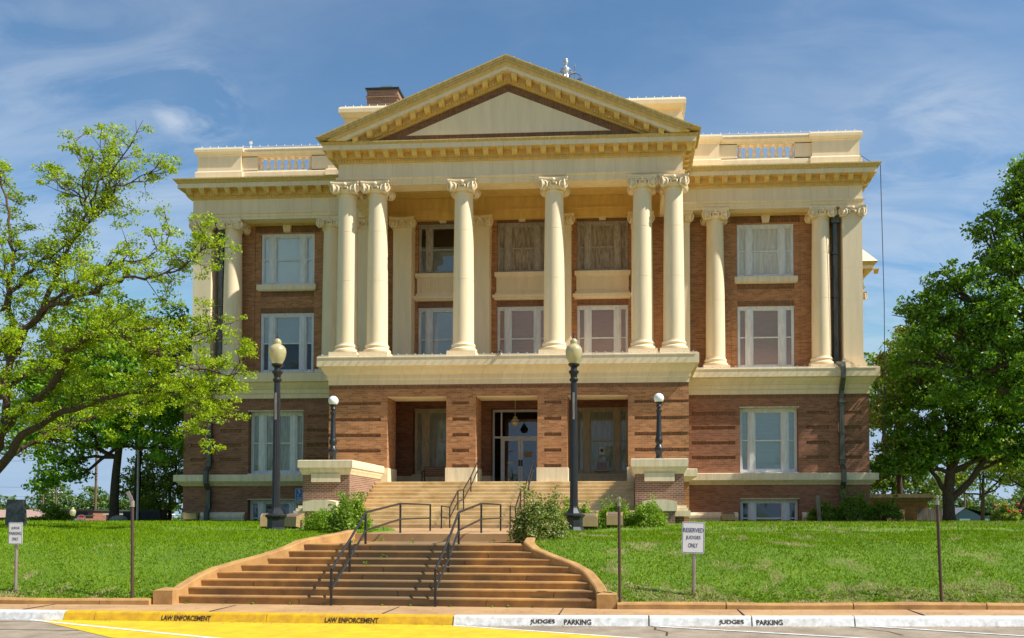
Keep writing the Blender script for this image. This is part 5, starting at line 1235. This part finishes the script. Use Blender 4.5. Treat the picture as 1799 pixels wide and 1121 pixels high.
def tree(name, label, base, trunk, blobs, n_clump, per, size, leaf, bark, group=None, cr=.6, r0=.3, shell=.55, limbs=True, up=.55, aspect=.55):
    o = thing(name,label,'tree',base,group)
    mb = MB(); q = limb(mb,trunk,r0*1.0,r0*.55,10,.02,10)
    mb.tube([tuple(q[0]-np.array([0,0,.5])),tuple(q[0]),tuple(q[1])],[r0*1.6,r0*1.25,r0*.98],10)
    B = np.array(blobs,dtype=float); wts = B[:,3]*B[:,4]*B[:,5]; wts = wts**.75; wts /= wts.sum(); cs = []
    for b in B:
        c = b[:3]
        if limbs:
            j = int(rng.integers(5,10)); p = q[j]; m = (p+c)/2+np.array([0,0,-.1*np.linalg.norm(c-p)])+rng.normal(size=3)*.25
            lq = limb(mb,[tuple(p),tuple(m),tuple(c)],r0*.42,.05,8,.06,6)
            for s in range(5):
                e = c+rng.normal(size=3)*b[3:]*.42; limb(mb,[tuple(lq[5]),tuple((lq[6]+e)/2),tuple(e)],.06,.015,5,.05,5)
    for i in range(n_clump):
        b = B[rng.choice(len(B),p=wts)]; u = rng.normal(size=3); u /= np.linalg.norm(u); rr = shell+(1-shell)*rng.uniform()**.7
        if rng.uniform() < .22: rr *= rng.uniform(.3,.9)
        cs.append(b[:3]+u*b[3:]*rr)
    mb.build('trunk',M[bark],o,True)
    C = np.concatenate([clump(c,int(per*rng.uniform(.5,1.5)),cr*rng.uniform(.5,1.35),.6) for c in cs])
    leaves('crown',C,size,M[leaf],o,up,aspect); return o
# left middle: dark tree with a forked trunk
tree('leafy_tree','dark leafy tree with a forked trunk on the left lawn',(-21.2,5,1.5),[(-21.2,5,1.3),(-21.15,5,3.0),(-21.0,5,5),(-20.6,5,7.5)],
     [(-25.3,4.5,6.0,1.9,2.2,1.3),(-23.7,4.5,4.5,1.3,1.6,.9),(-22.6,5,6.6,2.2,2.4,1.5),(-19.8,4.5,6.3,1.8,2.2,1.5),(-18.0,4.5,7.4,1.6,2.0,1.5),(-20.4,5,8.8,2.1,2.2,1.7),(-23.4,5,8.6,2.2,2.2,1.6),(-25.8,5,8.4,1.6,1.8,1.4),(-17.9,4,5.3,1.3,1.6,.9),(-24.6,4.5,3.5,.9,1.2,.5),(-22.0,5,10.6,2,2,1.5)],
     820,30,.22,'leaf_dark','bark_dark',None,.55,.25)
tree('leafy_tree','taller mid green tree rising behind the dark forked tree',(-24,12,1.4),[(-23.9,12,1.2),(-23.8,12,5),(-23.5,12,9)],
     [(-25.4,12,13.0,2.6,2.4,2.0),(-22.6,12,12.8,2.3,2.2,2.0),(-21.2,12,10.6,2.0,2.2,2.2),(-24.2,12,10.4,2.4,2.2,1.8),(-27.6,12,12.6,2.4,2.2,2.0),(-22.0,12,8.6,1.9,1.9,1.5),(-28.5,12,9.5,2.2,2,1.8)],560,28,.24,'leaf_mid','bark_dark',None,.65,.22)
tree('small_tree','yellowish green small tree against the left side of the building',(-22.9,14,1.4),[(-22.9,14,1.2),(-22.85,14,2.6),(-22.8,14,4)],
     [(-23.8,13.5,4.4,1.5,1.6,1.5),(-22.2,13.5,5.4,1.5,1.5,1.5),(-24.8,14,3.6,1.2,1.4,1.0),(-22.0,13,3.2,1.3,1.4,1.2),(-22.6,14,7.2,1.6,1.6,1.4),(-23.5,13.5,2.4,1.2,1.2,.7)],420,30,.19,'leaf_pale','bark',None,.48,.14)
tree('small_tree','round dark evergreen bush on the far left lawn by the shop',(-25.9,7,1.3),[(-25.9,7,1.1),(-25.9,7,1.5),(-25.9,7,1.9)],
     [(-25.8,7,2.0,.75,.7,.45),(-25.3,7,1.75,.45,.6,.4),(-26.6,7,1.6,.5,.6,.35)],70,30,.13,'leaf_hedge','bark',None,.24,.05)
# right: glossy tree with leaning limb and the bigger one in front of it
rt = tree('leafy_tree','broad dark glossy tree with a thick forked trunk right of the building',(20.8,4.5,1.5),[(20.8,4.5,1.3),(20.7,4.5,2.6),(20.9,4.5,4.0),(21.0,4.5,6)],
     [(18.5,4.5,7.2,1.2,1.6,1.5),(19.3,4.5,9.3,1.5,1.8,1.6),(20.6,4.2,7.2,1.8,1.8,1.6),(22.3,4,6.9,1.9,1.8,1.5),(18.3,4.5,5.2,.95,1.3,.9),(19.7,4.5,5.5,1.3,1.4,1.0),(23.8,4,6.6,1.7,1.6,1.3),(21,4.5,10.2,1.9,1.8,1.7),(23,4.2,9.2,2.0,1.8,1.8),(25.2,4,8,2,1.8,1.8),(24.3,4.2,5.2,1.0,1.2,.7),(18.0,4.5,4.2,.8,1.2,.7),(19.2,4.0,4.3,.9,1.1,.6),(22.4,3.6,5.6,1.2,1.2,.7),(24.0,3.6,4.6,.9,1.1,.6),(20.9,3.8,5.3,1.3,1.2,.7),(22.0,3.7,5.0,1.0,1.1,.6),(19.8,4.0,4.7,1.0,1.1,.6),(25.6,4,5.6,1.3,1.3,.9)],
     1150,36,.20,'leaf_gloss','bark',None,.5,.30,shell=.45)
mb = MB(); limb(mb,[(20.75,4.5,2.5),(21.6,4.3,3.3),(22.5,4.1,4.6),(23.6,3.8,6.4)],.19,.08,8,.03,8); limb(mb,[(22.1,4.2,4.0),(23.2,3.9,4.5),(24.4,3.6,5.0)],.08,.03,7,.03,7); limb(mb,[(20.7,4.5,2.9),(20.1,4.5,3.8),(19.2,4.3,5.0)],.14,.05,7,.03,7)
lb = mb.build('limb',M['bark'],rt,True)
tree('leafy_tree','tall glossy green tree filling the right edge of the view',(24.6,0,1.45),[(24.6,0,1.2),(24.4,0,5),(23.6,0,10)],
     [(22.5,0,14.9,1.3,1.5,1.3),(21.8,0,13.2,1.5,1.6,1.3),(20.3,0,11.3,1.7,1.8,1.4),(22.4,0,10.6,2.1,2,1.6),(18.8,0,10.5,1.1,1.4,1.0),(21.2,0,8.6,2.0,1.8,1.5),(24.4,0,13.0,2.3,2,2),(18.2,0,9.4,.9,1.2,.8),(23.9,0,8.2,2.0,1.8,1.4),(25.4,0,10.4,2,1.8,1.8),(22.3,0,15.9,.6,.7,.6),(23.4,0,15.6,1.3,1.4,1.3),(22.9,0,16.9,.9,1.0,.9),(24.3,0,17.2,1.5,1.4,1.3),(21.2,0,14.4,.9,1.0,.8),(19.3,0,12.0,1.0,1.2,.8),(18.0,.3,11.0,.8,1.0,.6),(17.6,.5,8.6,.8,1.0,.8),(20.4,0,9.9,1.5,1.5,1.1),(22.6,-.3,7.2,1.5,1.4,1.0),(19.6,-.2,7.6,1.1,1.2,1.0)],
     1350,38,.18,'leaf_gloss','bark',None,.48,.33,shell=.5)
tree('leafy_tree','tree with rust tinted new leaves between the building and the glossy tree',(20.4,11,1.5),[(20.4,11,1.3),(20.35,11,4),(20.3,11,7)],
     [(20.9,10.8,11.7,.9,1.2,.9),(20.0,10.8,9.9,1.0,1.2,1.0),(21.3,10.8,9.0,1.4,1.4,1.4),(19.8,10.8,7.6,1.1,1.3,1.3),(20.2,10.8,5.4,1.3,1.3,1.2)],300,32,.20,'leaf_rust','bark_dark',None,.45,.18)
tree('small_tree','pale green small tree right behind the brick annex',(22.3,19,1.3),[(22.3,19,1.1),(22.3,19,3),(22.3,19,4.5)],
     [(20.6,18,4.2,1.5,1.4,1.5),(22.3,18,4.6,1.6,1.5,1.6),(24.2,19,3.8,1.5,1.5,1.3)],340,26,.20,'leaf_far','bark_dark',None,.5,.14)
tree('leafy_tree','light green tree far back beside the right corner of the ledge',(27.5,40,.8),[(27.5,40,.5),(27.5,40,6),(27.5,40,10)],
     [(26.8,40,14.6,1.7,1.8,1.6),(27.8,40,12.4,2.4,2.2,2.0),(26.2,40,10.5,2.0,2,1.8)],170,24,.34,'leaf_mid','bark_dark',None,.8,.22)
tree('leafy_tree','bright green sunlit tree behind the right lawn near the blue house',(33.5,34,.7),[(33.5,34,.4),(33.5,34,2.5),(33.6,34,5)],
     [(30.6,34,4.4,1.7,1.6,1.3),(33,34,5.4,2.1,1.8,1.5),(35.6,34,5.8,2.0,1.8,1.5),(37.6,34,4.6,1.7,1.8,1.3),(33.4,34,7.6,2.6,2,1.4),(37.5,34,7.4,2.4,2,1.6)],420,26,.26,'leaf_pale','bark',None,.65,.18)
lt = tree('small_tree','slender tree with a leaning trunk at the far right edge',(25.6,9,1.3),[(25.6,9,1.1),(26.0,9,2.2),(26.6,9,3.6)],
     [(26.4,9,4.6,1.5,1.4,1.2),(25.0,9,5.0,1.3,1.3,1.0),(27.6,9,3.8,1.3,1.4,1.1)],170,28,.18,'leaf_pale','bark',None,.5,.13)
for i,(x,y,h,lab) in enumerate([(-109,120,6.0,'hazy green tree mound farthest left behind the wires'),(-99,119,9.2,'tallest hazy green tree behind the utility poles'),(-92.5,121,7.6,'hazy green tree behind the brick shop roof'),(-84,120,7.4,'hazy green tree behind the forked dark trunk')]):
    tree('distant_tree',lab,(x,y,-.4),[(x,y,-.4),(x,y,2),(x,y,h*.4)],[(x-3,y,h*.36,3.6,3,h*.34),(x+3,y,h*.33,3.6,3,h*.32),(x,y,h*.62,3.2,3,h*.34)],190,20,.55,'leaf_far','bark_dark','trees on the skyline',1.1,.3)
for i,(x,y,h,lab) in enumerate([(65,120,7.5,'distant tree behind the roof of the blue house'),(75,118,9,'distant tree farthest right beyond the roses'),(57,125,6,'distant tree left of the blue house')]):
    tree('distant_tree',lab,(x,y,-.4),[(x,y,-.4),(x,y,2),(x,y,h*.4)],[(x-3.5,y,h*.4,4,3,h*.36),(x+3.5,y,h*.36,4,3,h*.34),(x,y,h*.62,3.8,3,h*.34)],170,20,.55,'leaf_far','bark_dark','trees on the skyline',1.2,.3)
# far wood along the horizon
C = []
for i in range(420):
    x = rng.uniform(-260,260); y = rng.uniform(170,200); hh = 5+2.5*math.sin(x*.05)+1.5*math.sin(x*.17+1)
    C.append(clump((x,y,rng.uniform(0,hh)),16,3.0,.6))
for i in range(330):     # unseen trees across the square, added to be mirrored in the lower windows
    x = rng.uniform(-150,150); C.append(clump((x,rng.uniform(-128,-112),rng.uniform(1,13+3*math.sin(x*.06)+2*math.sin(x*.19))),16,3.2,.7))
o = leaves('distant_wood',np.concatenate(C),1.6,M['leaf_far'],None,.5); o['kind'] = 'stuff'
# shrubs
def shrub(label, c, rx, ry, rz_, n, size, leaf, group=None, sprigs=0, name='shrub', cr=.16, per=24):
    o = thing(name,label,'shrub',(c[0],c[1],c[2]),group); mb = MB()
    cs = []
    for i in range(n):
        u = rng.normal(size=3); u[2] = abs(u[2])*1.0-.15; u /= np.linalg.norm(u); k = rng.uniform(.70,1.0)*(1+.05*math.sin(5*math.atan2(u[1],u[0])+c[0])); cs.append(np.array(c)+np.array([0,0,rz_*.25])+u*np.array([rx,ry,rz_*.80])*k)
    for i in range(14):
        e = cs[i]; mb.tube([(c[0]+rng.uniform(-.1,.1),c[1]+rng.uniform(-.1,.1),c[2]-.1),tuple((np.array(c)+e)/2),tuple(e)],[.018,.012,.006],5)
    for i in range(sprigs):
        a = rng.uniform(0,6.28); e = np.array(c)+np.array([rx*.6*math.cos(a),ry*.6*math.sin(a),rz_*rng.uniform(1.05,1.4)]); mb.tube([c,tuple((np.array(c)+e)/2),tuple(e)],[.012,.009,.004],4)
        for t in (.7,.85,1): cs.append(np.array(c)+(e-np.array(c))*t)
    mb.build('stem',M['bark'],o,True)
    C = np.concatenate([clump(q,int(per*rng.uniform(.6,1.4)),cr*rng.uniform(.6,1.3),.8) for q in cs])
    leaves('foliage',C,size,M[leaf],o,.4,.5); return o
shrub('big round shrub with cream edged leaves right of the steps',(3.28,-19.2,1.05),.64,.62,1.02,420,.07,'leaf_shrub',None,10)
shrub('clipped bright green shrub left of the path by the lamp',(-3.2,-15.0,1.28),.72,.6,.62,260,.065,'leaf_hedge',None,0)
shrub('taller leafy green bush with long shoots beside the left stair plinth',(-2.85,-13.9,1.32),.55,.5,.85,190,.08,'leaf_hedge',None,9)
shrub('low loose weed bush on the bank left of the steps',(-2.3,-16.6,1.2),.34,.3,.72,55,.09,'leaf_mid',None,4)
shrub('green hedge bush behind the right street lamp',(3.75,-12.9,1.3),.75,.5,.75,230,.07,'leaf_hedge',None,5)
shrub('low green hedge bush between the two right floodlights',(4.9,-12.2,1.35),.62,.5,.74,210,.07,'leaf_hedge',None,6)
shrub('rounded darker hedge bush at the right end by the stair plinth',(5.95,-12.4,1.33),.56,.5,.78,240,.065,'leaf_hedge',None,2)
shrub('dark green shrub at the wall right of the basement window',(14.3,2.0,1.5),.75,.6,.70,200,.09,'leaf_mid',None,4)
shrub('taller dark green shrub under the right downspout',(15.6,1.9,1.5),.9,.7,1.12,280,.09,'leaf_mid',None,8)
shrub('dark green shrub at the right corner of the building by the annex',(17.1,2.2,1.5),.85,.7,.92,230,.09,'leaf_mid',None,6)
rb = shrub('loose rose bush with red flowers at the right edge of the lawn',(22.6,2.5,1.45),.62,.5,.75,90,.11,'leaf_pale',None,6,'rose_bush')
for i in range(8):
    mb = MB(); p = (22.5+rng.normal()*.42,2.0+rng.normal()*.15,2.1+rng.normal()*.18); mb.lathe([(.02,-.05),(.075,-.01),(.085,.03),(.05,.06),(.01,.05)],p,8); mb.build('flower',M['flower'],rb,True)
# grass: blades over the lawn
def grass(name, n, x0, x1, t0, t1, hmin, hmax, wd, bias=1.0):
    x = rng.uniform(x0,x1,size=n); t = t0+(t1-t0)*rng.uniform(size=n)**bias
    y = np.array([edge_y(a) for a in x])+.12+t
    ok = np.array([not in_path(a,b) and not in_path(a+.15,b) and not in_path(a-.15,b) and not (abs(a)<8.3 and b>-6.3) and b < 3.4 for a,b in zip(x,y)]); x,y = x[ok],y[ok]; n = len(x)
    z = np.array([lawn_z(a,b) for a,b in zip(x,y)])
    h = rng.uniform(hmin,hmax,size=n); a = rng.uniform(0,6.283,size=n); ln = rng.uniform(.1,.9,size=n)*h; b = rng.uniform(0,6.283,size=n)
    w_ = wd*rng.uniform(.6,1.4,size=n)
    P = np.stack([x,y,z-.01],1); Wv = np.stack([np.cos(a)*w_,np.sin(a)*w_,np.zeros(n)],1); T = P+np.stack([np.cos(b)*ln,np.sin(b)*ln,h],1)
    V = np.stack([P-Wv,P+Wv,T],1).reshape(-1,3)
    me = bpy.data.meshes.new(name); me.vertices.add(3*n); me.vertices.foreach_set('co',V.ravel()); me.loops.add(3*n); me.loops.foreach_set('vertex_index',np.arange(3*n)); me.polygons.add(n)
    me.polygons.foreach_set('loop_start',np.arange(n)*3); me.polygons.foreach_set('loop_total',np.full(n,3)); me.materials.append(M['grass']); me.update(calc_edges=True)
    return me
me1 = grass('grass',240000,-10.5,16.5,-.05,7.0,.03,.075,.0095,1.15)
me2 = grass('grass',60000,-17,21,5.5,26,.05,.11,.014,1.0)
me3 = grass('grass',70000,-26,-10.4,-.05,14.0,.035,.09,.016,1.15); me4 = grass('grass',70000,16.4,32,-.05,14.0,.035,.09,.016,1.15); me5 = grass('grass',30000,-30,34,13,26,.05,.11,.02,1.0)
bm = bmesh.new(); bm.from_mesh(me1); bm.from_mesh(me2); bm.from_mesh(me3); bm.from_mesh(me4); bm.from_mesh(me5); bm.to_mesh(me1); bm.free()
o = bpy.data.objects.new('grass',me1); COL.objects.link(o); o['kind'] = 'stuff'
C = []
for i in range(1700):
    x = rng.uniform(-22,26); t = abs(rng.normal())*.28
    if -4.2 < x < 5.25: continue
    y = edge_y(x)+.14+t; C.append(clump((x,y,lawn_z(x,y)+.05),9,.11,.8))
for i in range(70):
    x,y = rng.uniform(-3.7,4.7),0
    C.append(clump((x,stair_y(x)-.03,.03),5,.04,.6)) if i < 16 else None
for (x,y,z) in ((.05,-21.0,.9),(-.2,-21.4,.75),(1.2,-22.1,.36),(-1.0,-19.6,1.17),(.3,-19.4,1.17),(2.2,-19.3,1.17),(-.7,-18.45,1.2),(2.5,-18.5,1.2)): C.append(clump((x,y,z),22,.10,.7))
o = leaves('weeds',np.concatenate([c for c in C if c is not None]),.055,M['leaf_mid'],None,.5,.5); o['kind'] = 'stuff'
C = []
for i in range(260):
    x = rng.uniform(-9,15); C.append((x,kerb_y(x)-.07-abs(rng.normal())*.12,rz(x,kerb_y(x)-.1)+.012))
for i in range(220):
    x = rng.uniform(-9,15); C.append((x,rng.uniform(kerb_y(x)+.2,edge_y(x)-.1),.022))
o = leaves('leaf_litter',C,.035,M['pole'],None,3.0,.6); o['kind'] = 'stuff'
